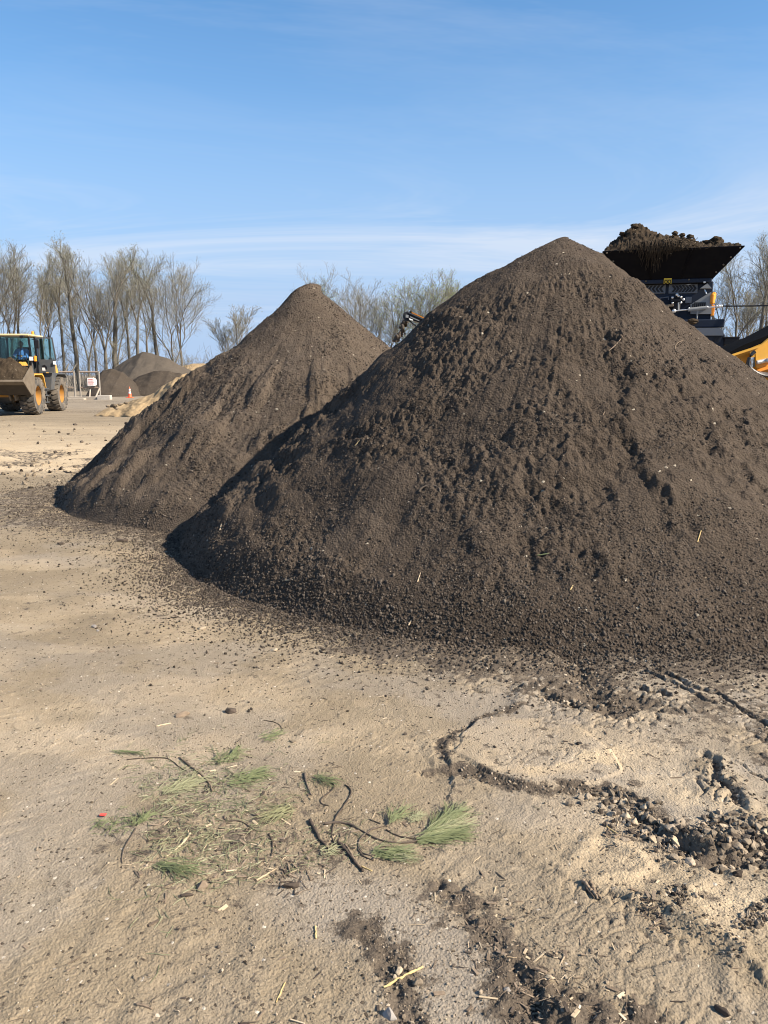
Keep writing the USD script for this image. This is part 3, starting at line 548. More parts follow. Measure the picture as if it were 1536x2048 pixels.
def tubes(chains, sides):                # many thin tubes at once; chains = list of (points (k,3), radii (k,))
    vs, fs, o = [], [], 0; ang = np.arange(sides) * 2 * np.pi / sides
    by = {}
    for p, r in chains: by.setdefault(len(p), []).append((p, r))
    for k, lst in by.items():
        p = np.array([a for a, b in lst]); r = np.array([b for a, b in lst]); n = len(p)
        t = np.gradient(p, axis=1); t /= np.linalg.norm(t, axis=2, keepdims=True) + 1e-9
        up = np.where(np.abs(t[..., 2:]) < .9, [0, 0, 1.0], [1.0, 0, 0]); a = np.cross(t, up); a /= np.linalg.norm(a, axis=2, keepdims=True) + 1e-9; b = np.cross(t, a)
        v = p[:, :, None] + r[:, :, None, None] * (np.cos(ang)[None, None, :, None] * a[:, :, None] + np.sin(ang)[None, None, :, None] * b[:, :, None])
        i, j = np.meshgrid(np.arange(k - 1), np.arange(sides), indexing='ij'); j2 = (j + 1) % sides
        q = np.stack([i * sides + j, (i + 1) * sides + j, (i + 1) * sides + j2, i * sides + j2], -1).reshape(-1, 4); tri = np.vstack([q[:, [0, 1, 2]], q[:, [0, 2, 3]]])
        vs.append(v.reshape(-1, 3)); fs.append((tri[None] + (np.arange(n) * k * sides)[:, None, None]).reshape(-1, 3) + o); o += n * k * sides
    return np.vstack(vs), np.vstack(fs)
def unit(v): return v / (np.linalg.norm(v) + 1e-9)
def grow_tree(seed, H, fork=.3, spread=.5, leaders=2, leaf=2200, leaf_mat='pale_buds', round_=False, r0=None):
    """Tapered trunk that forks into ascending leaders, limbs, branches and fine twigs."""
    g = np.random.default_rng(seed); wood, mid, fine, tips = [], [], [], []
    def shoot(p, d, L, r, lev):
        k = (7, 6, 4, 3, 3)[lev]; pts, rad = [p], [r]; dd = d.copy()
        for i in range(1, k):
            dd = unit(dd + g.normal(0, (.07, .13, .20, .22, .22)[lev], 3) + np.array([0, 0, (.05, .10, .16, .14, .12)[lev]]))
            pts.append(pts[-1] + dd * L / (k - 1)); rad.append(r * (1 - (.55, .72, .75, .7, .6)[lev] * i / (k - 1)))
        pts, rad = np.array(pts), np.array(rad)
        (wood if lev < 2 else mid if lev == 2 else fine).append((pts, rad))
        if lev >= 3: tips.append(pts[1]); tips.append(pts[-1])
        if lev == 4: return
        n = (0, int(10 + 7 * g.random()), int(7 + 3 * g.random()), int(5 + 3 * g.random()))[lev] if lev else 0
        if lev >= 2: n = max(2, int(n * min(1, L / (1.7 if lev == 2 else .8))))
        az = g.random() * 6.28
        for i in range(n):
            f = (.12, .15, .12, .15)[lev] + .86 * ((i + g.random()) / n) * (1 if lev > 1 else 1); f = min(f, .93)
            q = f * (len(pts) - 1); a = int(q); b = min(a + 1, len(pts) - 1); pp = pts[a] + (pts[b] - pts[a]) * (q - a); rr = rad[a] + (rad[b] - rad[a]) * (q - a)
            ax = unit(pts[b] - pts[a] if b > a else dd); az += 2.4 + g.normal(0, .4)
            s = unit(np.cross(ax, [math.cos(az), math.sin(az), .3])); an = (.75, .74, .72, .72)[lev] * spread * 1.5 + g.normal(0, .1)
            nd = unit(ax * math.cos(an) + s * math.sin(an) + np.array([0, 0, .12]))
            nl = L * (.50 if lev == 1 else .50 if lev == 2 else .55) * (1.12 - .62 * f) * (.75 + .5 * g.random())
            if round_ and lev == 1: nl *= 1.35
            shoot(pp, nd, max(nl, .25), max(min(rr * .55, r * .4), (.02, .02, .016, .0125)[lev]), lev + 1)
    r0 = r0 or H * .0125; lean = unit(np.array([g.normal(0, .025), g.normal(0, .025), 1]))
    hf = H * fork; k = 6; tp = [np.array([0, 0, -.3])]
    for i in range(k): tp.append(tp[-1] + unit(lean + g.normal(0, .03, 3)) * (hf + .3) / k)
    tp = np.array(tp); wood.append((tp, r0 * (1.25 - .5 * (np.arange(k + 1) / k) ** .5)))
    for j in range(leaders):
        a = 6.28 * j / leaders + g.random(); t = (.16 + .10 * g.random()) * (0.2 if leaders == 1 else 1) * (1.5 if round_ else 1)
        shoot(tp[-1], unit(np.array([math.cos(a) * t, math.sin(a) * t, 1])), (H - hf) * (.86 + .14 * g.random()) * (1 if j == 0 else .92), r0 * .68 / leaders ** .35, 1)
    for j in range(int(3 + 3 * g.random())):      # low limbs on the bare trunk
        a = g.random() * 6.28; f = .45 + .5 * g.random(); shoot(tp[0] + (tp[-1] - tp[0]) * f, unit(np.array([math.cos(a) * .8, math.sin(a) * .8, .8])), (H - hf) * .25 * (.5 + g.random()), r0 * .16, 2)
    tips = np.array(tips); idx = g.integers(0, len(tips), leaf); c = tips[idx] + g.normal(0, .22, (leaf, 3)); s = .03 + .035 * g.random(leaf)
    u = g.normal(size=(leaf, 3)); u /= np.linalg.norm(u, axis=1, keepdims=True); w = np.cross(u, g.normal(size=(leaf, 3))); w /= np.linalg.norm(w, axis=1, keepdims=True)
    lv = np.stack([c - u * s[:, None], c + w * s[:, None] * .6, c + u * s[:, None], c - w * s[:, None] * .6], 1).reshape(-1, 3); b = np.arange(leaf) * 4
    lf = np.vstack([np.stack([b, b + 1, b + 2], 1), np.stack([b, b + 2, b + 3], 1)])
    return tubes(wood, 6), tubes(mid, 4), tubes(fine, 3), (lv, lf)
def make_tree(name, label, loc, rz, group, **kw):
    lm = kw.get('leaf_mat', 'pale_buds'); w, m, f, l = grow_tree(**kw); t = thing(name, label, 'tree', loc, rz, group)
    part(t, 'trunk', w, MATS['bark'], smooth=True); c = part(t, 'crown', m, MATS['bark'], smooth=True)
    part(c, 'twigs', f, MATS['twig_bark'], smooth=False); part(c, 'leaf_buds', l, MATS[lm], smooth=False); return t
SORTS = [dict(seed=1, H=16, fork=.42, spread=.52, leaders=2), dict(seed=2, H=16, fork=.30, spread=.50, leaders=3, r0=.25), dict(seed=3, H=16, fork=.50, spread=.52, leaders=1, r0=.24),
         dict(seed=4, H=16, fork=.22, spread=.56, leaders=3, round_=True, leaf=3000), dict(seed=5, H=16, fork=.36, spread=.48, leaders=2, leaf=2600), dict(seed=6, H=12, fork=.18, spread=.5, leaders=4, leaf=4200, leaf_mat='green_buds'),
         dict(seed=8, H=10, fork=.25, spread=.42, leaders=2, leaf=700), dict(seed=21, H=16, fork=.48, spread=.60, leaders=2, leaf=1800), dict(seed=22, H=16, fork=.34, spread=.66, leaders=2, leaf=2600, round_=True)]
# (foot column, top row in the photograph, distance, sort, turn, width factor, what sets it apart)
TREES = [
 (-30, 500, 76, 1, .3, 1.38, 'bare tree at the far left edge, crown half out of the picture'),
 (8, 482, 74, 3, 1.9, 1.06, 'broad bare tree rising straight above the loader cab roof'),
 (24, 492, 78, 8, 2.4, 1.12, 'bare tree with dark crossing limbs just right of the broadest left tree'),
 (44, 520, 84, 7, .8, 1.00, 'thinner bare tree behind the right half of the loader cab'),
 (86, 505, 80, 4, 3.3, 1.00, 'bare tree rising behind the open cab door'),
 (104, 530, 90, 6, 1.2, 1.25, 'slight pale bare tree just right of the open cab door'),
 (126, 500, 82, 7, 4.4, 1.00, 'slim bare tree above the left panel of the gate'),
 (160, 488, 76, 2, 5.2, 1.12, 'straight tall bare tree with high fork above the gap of the gate'),
 (176, 560, 88, 6, 2.2, 1.25, 'thin young bare tree behind the middle of the gate'),
 (196, 520, 84, 8, .4, 1.00, 'bare tree leaning out left of the thick double trunk'),
 (214, 496, 72, 1, 3.6, 1.06, 'bare tree with thick paired trunk left of the far grey pile, the darker one'),
 (224, 492, 73, 2, 1.1, 1.25, 'bare tree with thick paired trunk left of the far grey pile, the browner one'),
 (240, 560, 88, 6, 5.5, 1.25, 'thin bare tree behind the left slope of the far grey pile'),
 (262, 512, 80, 0, 2.9, 1.00, 'bare tree standing over the left shoulder of the far grey pile'),
 (276, 502, 84, 7, 5.9, 1.00, 'bare tree rising over the peak of the far grey pile'),
 (297, 540, 90, 0, 1.6, 1.00, 'faint bare tree behind the peak of the far grey pile'),
 (322, 512, 80, 2, 4.1, 1.12, 'bare tree over the right slope of the far grey pile, left of the round crown'),
 (350, 505, 74, 3, .2, 1.25, 'bare tree with a wide rounded crown at the right end of the left row'),
 (366, 530, 78, 8, 5.0, 1.00, 'bare tree merging into the rounded crown from the right'),
 (478, 610, 95, 6, .9, 1.38, 'lone small bare tree left of the second soil pile'),
 (452, 640, 100, 6, 3.9, 1.38, 'faint low bare tree next to the lone small tree'),
 (620, 556, 80, 5, 2.0, 1.38, 'pale budding tree behind the left side of the second pile peak'),
 (690, 540, 72, 3, 2.6, 1.25, 'round grey bare crown behind the second pile peak'),
 (742, 580, 78, 1, 4.6, 1.12, 'low bare tree right of the round grey crown'),
 (770, 600, 86, 6, 1.7, 1.50, 'thin bare tree left of the conveyor head'),
 (812, 552, 70, 5, .5, 1.25, 'bright green budding tree above the conveyor head'),
 (868, 556, 76, 5, 3.1, 1.12, 'green budding tree left of the large pile shoulder'),
 (912, 553, 78, 5, 4.9, 1.12, 'green budding tree just touching the large pile shoulder'),
 (1438, 540, 72, 7, 1.3, 0.88, 'bare tree right of the hopper, lowest of the right row'),
 (1468, 500, 66, 0, 2.0, 1.06, 'bare forked tree right of the loaded hopper rim'),
 (1502, 470, 62, 2, .7, 1.12, 'tall bare tree between the hopper and the right edge'),
 (1520, 480, 70, 7, 3.7, 1.00, 'bare tree near the right edge with dark trunk'),
 (1548, 460, 60, 1, 2.2, 1.00, 'bare tree at the right edge, half out of the picture'),
 (1455, 590, 80, 6, 5.1, 1.38, 'thin bare tree behind the orange lamp of the machine'),
 (1490, 560, 84, 6, .3, 1.50, 'thin bare tree low behind the overhead cable'),
]
first = {}
for px, py, Y, so, rz, wf, lab in TREES:
    p = at(px, 748, Y); hgt = at(px, py, Y)[2] * 1.03; zg = 0.0; kw = SORTS[so]; grp = 'bare and budding trees along the far edge of the yard'
    name = 'budding_tree' if so == 5 else 'bare_tree'
    if so not in first:
        first[so] = make_tree(name, lab, (0, 0, 0), 0, grp, **kw); t = first[so]
        vv = np.array(UsdGeom.Mesh(stage.GetPrimAtPath(str(t.GetPath()) + '/crown/twigs')).GetPointsAttr().Get()); SORTS[so]['top'] = float(np.percentile(vv[:, 2], 99.9))
        s = hgt / SORTS[so]['top']; t.ClearXformOpOrder(); t.GetPrim().RemoveProperty('xformOp:translate')
        t.AddTranslateOp(opSuffix='at').Set(Gf.Vec3d(float(p[0]), float(Y), zg)); t.AddRotateZOp(opSuffix='turn').Set(math.degrees(rz)); t.AddScaleOp(opSuffix='size').Set(Gf.Vec3f(s * wf, s * wf, s))
    else:
        s = hgt / SORTS[so]['top']; copy_of(first[so], name, lab, (p[0], Y, zg), rz, (s * wf, s * wf, s), grp, 'tree')
# scrub under the trees: one far mass of stems
gb = np.random.default_rng(5); st = []
for k in range(2200):
    px = gb.choice([gb.uniform(-20, 470), gb.uniform(560, 960), gb.uniform(1400, 1600)]); Y = gb.uniform(72, 100); p = at(px, 748, Y); p[2] = -.1
    h = 1.2 + 3.6 * gb.random() ** 1.6; pts = [p]; d = np.array([gb.normal(0, .22), gb.normal(0, .22), 1.0])
    for i in range(3): d = unit(d + gb.normal(0, .14, 3)); pts.append(pts[-1] + d * h / 3)
    st.append((np.array(pts), np.array([.022, .017, .012, .007])))
    for j in range(6):
        f = .25 + .7 * gb.random(); q = p + (pts[-1] - p) * f; dd = unit(np.array([gb.normal(0, .7), gb.normal(0, .7), .8])); L = h * .3 * gb.random() + .2
        st.append((np.array([q, q + dd * L * .5, q + unit(dd + gb.normal(0, .3, 3)) * L]), np.array([.010, .008, .006])))
top('scrub', tubes(st, 3), MATS['twig_bark'], 'low tangle of bare scrub under the far trees', 'scrub', kind='stuff', smooth=False)

# ------------------------------------------------------------------ gate, sign, cone
paint('rusty_steel', (0.30, 0.23, 0.17), 0.7, (0.16, 0.085, 0.045), 0.6, 4.0); paint('weathered_wood', (0.33, 0.28, 0.22), 0.85, (0.2, 0.16, 0.12), 0.5, 5.0)
paint('white_board', (0.74, 0.70, 0.66), 0.5, (0.5, 0.42, 0.35), 0.3); paint('red_print', (0.55, 0.10, 0.08), 0.5, (0.6, 0.4, 0.35), 0.4); paint('cone_orange', (0.80, 0.10, 0.03), 0.45, (0.4, 0.2, 0.1), 0.2)
paint('galvanised', (0.24, 0.215, 0.185), 0.65, (0.16, 0.125, 0.09), 0.6, 6.0, 0.1); paint('concrete', (0.40, 0.36, 0.31), 0.9, (0.25, 0.21, 0.17), 0.6, 3.0, bump=.3)
GYD = 50.0; gp0 = at(128, 790, GYD); sc_ = GYD / FPX / CP * 1.0
def gx(px): return at(px, 770, GYD)[0]
def gzz(py): return at(160, py, GYD)[2]
gate = thing('yard_gate', 'rusty pipe framed mesh gate in two leaves standing behind the loader', 'gate', (gx(165), GYD, 0))
ox = gx(165); ZT = gzz(744); ZB = gzz(775)
for a, b in ((118, 149), (160, 199)):
    A, B = gx(a) - ox, gx(b) - ox
    for x in (A, B): part(gate, 'post', cyl((x, 0, 0.0), (x, 0, ZT + .05), .055, 10), MATS['galvanised'])
    part(gate, 'rail', cyl((A, 0, ZT), (B, 0, ZT), .05, 8), MATS['rusty_steel']); part(gate, 'rail', cyl((A, 0, ZB), (B, 0, ZB), .045, 8), MATS['rusty_steel'])
    wires = [cyl((x, .02, ZB), (x, .02, ZT), .006, 4) for x in np.arange(A + .09, B - .04, .09)] + [cyl((A, .02, z), (B, .02, z), .006, 4) for z in np.arange(ZB + .12, ZT - .04, .12)]
    part(gate, 'wire_mesh', cat(wires), MATS['galvanised'])
part(gate, 'brace', cyl((gx(199) - ox, 0, gzz(776)), (gx(194) - ox, -.5, .05), .05, 8), MATS['weathered_wood']); part(gate, 'brace', cyl((gx(180) - ox, 0, gzz(778)), (gx(183) - ox, -.5, .05), .05, 8), MATS['weathered_wood'])
sg = thing('notice_box', 'white notice box with faded red lettering hung on the right gate leaf', 'notice box', (gx(184.5), GYD - .12, gzz(764)))
w_, h_ = (gx(192) - gx(177)), (gzz(756) - gzz(772))
part(sg, 'board', box(-w_ / 2, w_ / 2, -.06, .10, -h_ / 2, h_ / 2, .01), MATS['white_board']); part(sg, 'cap', box(-w_ / 2 + .02, w_ / 2 - .1, -.02, .12, h_ / 2 + .003, h_ / 2 + .07), MATS['weathered_wood'])
part(sg, 'side_tag', box(w_ / 2 + .003, w_ / 2 + .09, -.02, .06, -h_ / 2 + .05, h_ / 2 - .1, .01), MATS['white_board'])
gl = np.random.default_rng(3)
for r_, (z, hh) in enumerate(((.16, .05), (.06, .035), (-.03, .035), (-.11, .028), (-.18, .028))):
    xl = -w_ / 2 + .07; ws = []
    while xl < w_ / 2 - .12: l = .025 + .05 * gl.random(); ws.append(box(xl, xl + l, -.066, -.0605, z - hh / 2, z + hh / 2)); xl += l + .02
    part(sg, 'faded_print', cat(ws), MATS['red_print'])
for k, (a, b, Y, z1, mt) in enumerate(((140, 206, 49.0, .20, 'weathered_wood'), (196, 222, 48.6, .30, 'concrete'), (128, 170, 48.2, .14, 'weathered_wood'))):
    m = box(at(a, 790, Y)[0], at(b, 790, Y)[0], Y - .22, Y + .18, -.02, z1, .02)
    top(('timber_baulk', 'concrete_block', 'timber_baulk')[k], m, MATS[mt], ('long weathered timber baulk lying along the foot of the gate', 'short pale concrete block right of the gate foot', 'low timber baulk behind the loader rear wheel')[k], ('timber', 'concrete block', 'timber')[k])
for k, (a, b, c, d) in enumerate(((130, 744, 137, 727), (143, 744, 152, 729))):
    p, q = at(a, b, 52), at(c, d, 52.4); top('fallen_limb', tube(spline([p, (p + q) / 2 + [0.03, 0, .02], q], 8), np.linspace(.06, .03, 8), 6), MATS['bark'], ('dark broken limb sticking up behind the gate, left of two', 'thin dark limb sticking up behind the gate, right of two')[k], 'branch', smooth=True)
cp = G(260, 796); ch = .74
cone = thing('traffic_cone', 'orange and white traffic cone standing alone on the yard', 'traffic cone', (cp[0], cp[1], gh(cp[0], cp[1])))
part(cone, 'base', box(-.20, .20, -.20, .20, .0, .045, .01), MATS['cone_orange'])
rr = lambda z: .135 + (.025 - .135) * (z - .045) / (ch - .045)
for nm, z0, z1, mt in (('cone_body', .046, .30, 'cone_orange'), ('white_band', .30, .42, 'white_board'), ('cone_body', .42, .50, 'cone_orange'), ('white_band', .50, .60, 'white_board'), ('cone_tip', .60, ch, 'cone_orange')):
    part(cone, nm, lathe([(rr(z0) - .012, z0), (rr(z0), z0 + .001), (rr(z1), z1), (rr(z1) - .012, z1)], 20, 'z'), MATS[mt])
# ------------------------------------------------------------------ machine materials
paint('loader_yellow', (0.56, 0.285, 0.035), 0.45, (0.27, 0.19, 0.10), 0.5, 2.5); paint('cream_paint', (0.50, 0.38, 0.20), 0.45, (0.4, 0.33, 0.22), 0.4)
paint('black_paint', (0.005, 0.005, 0.007), 0.5, (0.03, 0.027, 0.024), 0.12, spec=.35); paint('charcoal_paint', (0.055, 0.060, 0.066), 0.5, (0.15, 0.13, 0.10), 0.4)
paint('navy_paint', (0.005, 0.011, 0.026), 0.5, (0.035, 0.034, 0.032), 0.12, spec=.3); paint('slate_paint', (0.085, 0.10, 0.125), 0.45, (0.16, 0.14, 0.12), 0.35); paint('grey_paint', (0.20, 0.21, 0.215), 0.5, (0.22, 0.19, 0.15), 0.3)
paint('orange_paint', (0.75, 0.25, 0.01), 0.4, (0.4, 0.22, 0.08), 0.3); paint('rubber', (0.055, 0.050, 0.044), 0.85, (0.22, 0.175, 0.125), 0.85, 3.0, bump=.2); paint('worn_steel', (0.15, 0.118, 0.082), 0.7, (0.075, 0.054, 0.034), 0.85, 3.0, 0.1)
paint('bright_steel', (0.62, 0.62, 0.62), 0.3, (0.3, 0.27, 0.23), 0.25, 6.0, 0.7); paint('blue_shirt', (0.06, 0.16, 0.46), 0.9, (0.05, 0.12, 0.35), 0.5, 8.0, bump=.2); paint('dark_hair', (0.02, 0.015, 0.012), 0.8, (0.02, 0.015, 0.012), 0.1)
paint('skin', (0.30, 0.17, 0.115), 0.55, (0.26, 0.13, 0.09), 0.4, 20.0); paint('work_trousers', (0.035, 0.04, 0.055), 0.9, (0.1, 0.08, 0.06), 0.4); paint('hose_rubber', (0.010, 0.011, 0.013), 0.32, (0.08, 0.07, 0.06), 0.25)
paint('belt_rubber', (0.003, 0.003, 0.0035), 0.9, (0.010, 0.009, 0.008), 0.3, spec=.06); paint('plant_yellow', (0.60, 0.30, 0.018), 0.42, (0.32, 0.2, 0.08), 0.35, 3.0); paint('sticker_yellow', (0.55, 0.38, 0.02), 0.5, (0.3, 0.2, 0.05), 0.3); paint('lamp_white', (0.85, 0.85, 0.83), 0.3, (0.7, 0.68, 0.6), 0.2)
paint('hopper_black', (0.003, 0.003, 0.0045), 0.6, (0.012, 0.011, 0.010), 0.3, 6.0, spec=.06)
paint('rim_paint', (0.36, 0.165, 0.025), 0.6, (0.17, 0.12, 0.07), 0.7, 5.0)
MATS['pane'] = usdkit.material(stage, '/World/Looks/pane', {'f': ('fresnel', {'IOR': 1.5}), 't': ('transparent_bsdf', {'color': (0.66, 0.80, 0.76)}), 'g': ('glossy_bsdf', {'roughness': 0.04, 'color': (0.9, 0.95, 0.95)}), 'm': ('mix_closure', {})},
    [('f.fac', 'm.fac'), ('t.BSDF', 'm.closure1'), ('g.BSDF', 'm.closure2')], surface='m.closure')

# ------------------------------------------------------------------ wheel loader
wp = G(68, 829); YAW = math.radians(5.7)
def yawed(x, y): return np.array([x * math.cos(YAW) - y * math.sin(YAW), x * math.sin(YAW) + y * math.cos(YAW)])
lo = wp - yawed(.97, -1.5); LZ = float(gh(lo[0], lo[1]))
ld = thing('wheel_loader', 'yellow articulated wheel loader carrying soil, its left cab door swung open', 'wheel loader', (lo[0], lo[1], LZ), YAW)
WR = .745
for yy_, in_front in ((-1.5, 1), (1.5, 0)):
    for sx_ in (1, -1):
        cx = .97 * sx_; mv = lambda m: m.apply_transform(trimesh.transformations.translation_matrix([cx, yy_, WR]))
        ty = lathe([(.40, -.24), (.44, -.27), (.62, -.285), (.68, -.265), (.695, -.2), (.70, 0), (.695, .2), (.68, .265), (.62, .285), (.44, .27), (.40, .24), (.40, -.24)], 36)
        lugs = []
        for k in range(22):
            for side in (-1, 1):
                a = 2 * math.pi * (k + (.5 if side > 0 else 0)) / 22
                pts = [(side * .285, -.05), (side * .285, .055), (side * .10, .10 + .02), (side * .005, .085), (side * .005, -.01), (side * .10, .005)]
                m = trimesh.creation.extrude_polygon(Polygon(pts).buffer(0), .075, engine='earcut'); v = m.vertices.copy()
                r = .675 + v[:, 2] - .025 * (np.abs(v[:, 0]) / .285) ** 3; ang = a + v[:, 1] / .7
                m.vertices = np.stack([v[:, 0], r * np.cos(ang), r * np.sin(ang)], 1); m.fix_normals(); lugs.append(m)
        w = part(ld, 'wheel', mv(lathe([(.402, -.2), (.402, .2), (.375, .215), (.36, .12), (.34, .0), (.31, -.08), (.12, -.10), (.12, -.15), (.36, -.16), (.402, -.2)] if sx_ > 0 else
                 [(.402, .2), (.402, -.2), (.375, -.215), (.36, -.12), (.34, .0), (.31, .08), (.12, .10), (.12, .15), (.36, .16), (.402, .2)], 32)), MATS['rim_paint'])
        part(str(w.GetPath()), 'tyre', mv(cat([ty] + lugs)), MATS['rubber'])
        hubs = [lathe([(.001, -.1 * sx_), (.17, -.1 * sx_), (.16, .04 * sx_), (.11, .09 * sx_), (.001, .095 * sx_)], 20)] + [cyl((-.1 * sx_, .23 * math.cos(b), .23 * math.sin(b)), (-.05 * sx_, .23 * math.cos(b), .23 * math.sin(b)), .018, 6) for b in np.arange(10) * .628]
        part(str(w.GetPath()), 'hub', mv(cat(hubs)), MATS['charcoal_paint'])
for yy_ in (-1.5, 1.5): part(ld, 'axle', cat([cyl((-.75, yy_, WR), (.75, yy_, WR), .15, 12), lathe([(.001, -.3), (.28, -.2), (.32, 0), (.28, .2), (.001, .3)], 16).apply_transform(trimesh.transformations.translation_matrix([0, yy_, WR]))]), MATS['charcoal_paint'])
part(ld, 'front_frame', cat([prism_x([(-2.0, .75), (-.75, .55), (-.55, .7), (-.55, 1.35), (-.95, 2.05), (-1.2, 2.08), (-1.45, 1.6), (-2.0, 1.1)], x, x + .10) for x in (-.55, -.30, .20, .45)] + [box(-.55, .55, -1.9, -.6, .7, 1.0)]), MATS['loader_yellow'])
part(ld, 'articulation_joint', cat([cyl((0, -.4, .5), (0, -.4, 1.35), .11), box(-.4, .4, -.55, -.1, .55, .75, .02), box(-.4, .4, -.55, -.1, 1.1, 1.25, .02)]), MATS['charcoal_paint'])
part(ld, 'rear_frame', box(-.5, .5, -.2, 2.7, .55, 1.1, .03), MATS['charcoal_paint'])
for s in (-1, 1):
    part(ld, 'lift_arm', prism_x([(-.95, 2.0), (-.80, 1.85), (-1.6, 1.5), (-2.15, .98), (-2.32, .95), (-2.34, 1.15), (-1.75, 1.78), (-1.1, 2.08)], s * .62 - .06, s * .62 + .06), MATS['loader_yellow'])
    part(ld, 'lift_cylinder', cat([cyl((s * .40, -.7, .95), (s * .40, -1.5, 1.3), .07), cyl((s * .40, -1.5, 1.3), (s * .40, -1.9, 1.45), .04)]), MATS['bright_steel'])
    # fender: flat top bent down behind the wheel
    part(ld, 'fender', prism_x([(-2.10, 1.42), (-2.05, 1.50), (-1.85, 1.62), (-.95, 1.62), (-.78, 1.50), (-.60, 1.05), (-.64, 1.04), (-.83, 1.45), (-.98, 1.56), (-1.83, 1.56), (-2.02, 1.45)], s * .70, s * 1.24), MATS['loader_yellow'])
    part(ld, 'rear_fender', prism_x([(.72, 1.30), (.80, 1.55), (1.0, 1.64), (2.1, 1.64), (2.35, 1.45), (2.31, 1.43), (2.08, 1.59), (1.02, 1.59), (.84, 1.51), (.76, 1.30)], s * .78, s * 1.22), MATS['charcoal_paint'])
    lm = part(ld, 'headlight', cat([box(s * .86 - .09, s * .86 + .09, -.98, -.82, 2.12, 2.30, .02), cyl((s * .86, -.9, 1.62), (s * .86, -.9, 2.13), .03)]), MATS['charcoal_paint'])
    part(str(lm.GetPath()), 'indicator', box(s * .86 + (.095 if s > 0 else -.18), s * .86 + (.18 if s > 0 else -.095), -.98, -.84, 2.10, 2.32, .02), MATS['orange_paint'])
    part(str(lm.GetPath()), 'lens', box(s * .86 - .07, s * .86 + .07, -.99, -.983, 2.14, 2.28), MATS['lamp_white'])
    part(ld, 'mirror', cat([box(s * 1.02 - .10, s * 1.02 + .10, -.72, -.62, 2.62, 2.96, .03), cyl((s * .80, -.55, 3.0), (s * 1.02, -.66, 2.96), .02, 6)]), MATS['black_paint'])
part(ld, 'tilt_linkage', cat([prism_x([(-1.2, 1.75), (-1.05, 1.95), (-1.7, 1.85), (-2.1, 1.5), (-2.05, 1.38), (-1.65, 1.68)], -.08, .08), cyl((0, -.8, 1.5), (0, -1.5, 1.75), .08)]), MATS['loader_yellow'])
BP = [(-3.42, 1.33), (-2.60, .80), (-2.32, .86), (-2.12, 1.12), (-2.10, 1.48), (-2.36, 1.92)]
def shell(pts, t):
    P = np.array(pts); return list(map(tuple, P)) + [tuple(p + (0.0, 0.0)) for p in (P[::-1] + np.array([[-.05, -.02], [-.045, .0], [-.035, .03], [-.02, .045], [0, .05], [.02, .045]]) * (t / .05))]
paint('bucket_mud', (0.035, 0.026, 0.017), 0.85, (0.055, 0.042, 0.028), 0.7, 4.0, bump=.3)
bk = part(ld, 'bucket', prism_x(shell(BP, .05), -1.28, 1.28), MATS['bucket_mud'])
for s in (-1, 1): part(str(bk.GetPath()), 'side_plate', prism_x(BP + [(-2.45, 1.90), (-3.35, 1.40)], s * 1.283, s * 1.318), MATS['worn_steel'])
part(str(bk.GetPath()), 'cutting_edge', prism_x([(-3.47, 1.315), (-3.445, 1.385), (-3.22, 1.245), (-3.245, 1.185)], -1.34, 1.34), MATS['worn_steel'])
part(str(bk.GetPath()), 'bucket_bracket', cat([prism_x([(-2.62, .79), (-2.3, .85), (-2.2, .62), (-2.5, .58)], x, x + .06) for x in (-.7, -.5, .45, .65)]), MATS['worn_steel'])
# cab
P0, P1, Q0, Q1 = -.62, .95, -.78, .78
part(ld, 'cab_floor', box(Q0, Q1, P0, P1, 1.28, 1.62, .02), MATS['charcoal_paint']); part(ld, 'cab_back', box(Q0, Q1, P1 - .05, P1, 1.622, 2.25), MATS['charcoal_paint'])
part(ld, 'dashboard', cat([box(-.5, .55, P0 + .06, P0 + .32, 1.623, 2.16, .03)]), MATS['charcoal_paint'])
part(ld, 'steering_wheel', cat([lathe([(.19, -.015), (.205, 0), (.19, .015), (.175, 0), (.19, -.015)], 20, 'z').apply_transform(trimesh.transformations.concatenate_matrices(trimesh.transformations.translation_matrix([.03, -.14, 2.24]), trimesh.transformations.rotation_matrix(-.6, [1, 0, 0]))), cyl((.03, -.3, 2.1), (.03, -.14, 2.24), .02, 6)]), MATS['black_paint'])
part(ld, 'operator_seat', cat([box(-.25, .31, .12, .62, 1.623, 2.02, .05), box(-.24, .30, .60, .76, 2.023, 2.72, .05)]), MATS['black_paint'])
for x, y0, y1, xt in ((Q0, P0, P0 + .07, Q0 + .06), (Q1 - .07, P0, P0 + .07, Q1 - .13), (Q0, .05, .11, Q0 + .05), (Q1 - .07, .05, .11, Q1 - .12), (Q0, P1 - .07, P1, Q0 + .05), (Q1 - .07, P1 - .07, P1, Q1 - .12)):
    m = box(0, .07, y0, y1, 1.623, 3.10); v = m.vertices; v[:, 0] += np.where(v[:, 2] > 2.5, xt, x); m.vertices = v; part(ld, 'cab_pillar', m, MATS['black_paint'])
rf = part(ld, 'cab_roof', box(Q0 + .0, Q1 - .02, P0 - .12, P1 + .05, 3.102, 3.20, .04), MATS['cream_paint']); part(str(rf.GetPath()), 'roof_lamp', cat([box(x - .09, x + .09, P0 - .20, P0 - .125, 3.02, 3.13, .02) for x in (-.55, .5)]), MATS['black_paint'])
part(str(rf.GetPath()), 'beacon', lathe([(.001, 3.36), (.05, 3.34), (.06, 3.203), (.001, 3.202)], 14, 'z').apply_transform(trimesh.transformations.translation_matrix([.6, .2, 0])), MATS['orange_paint'])
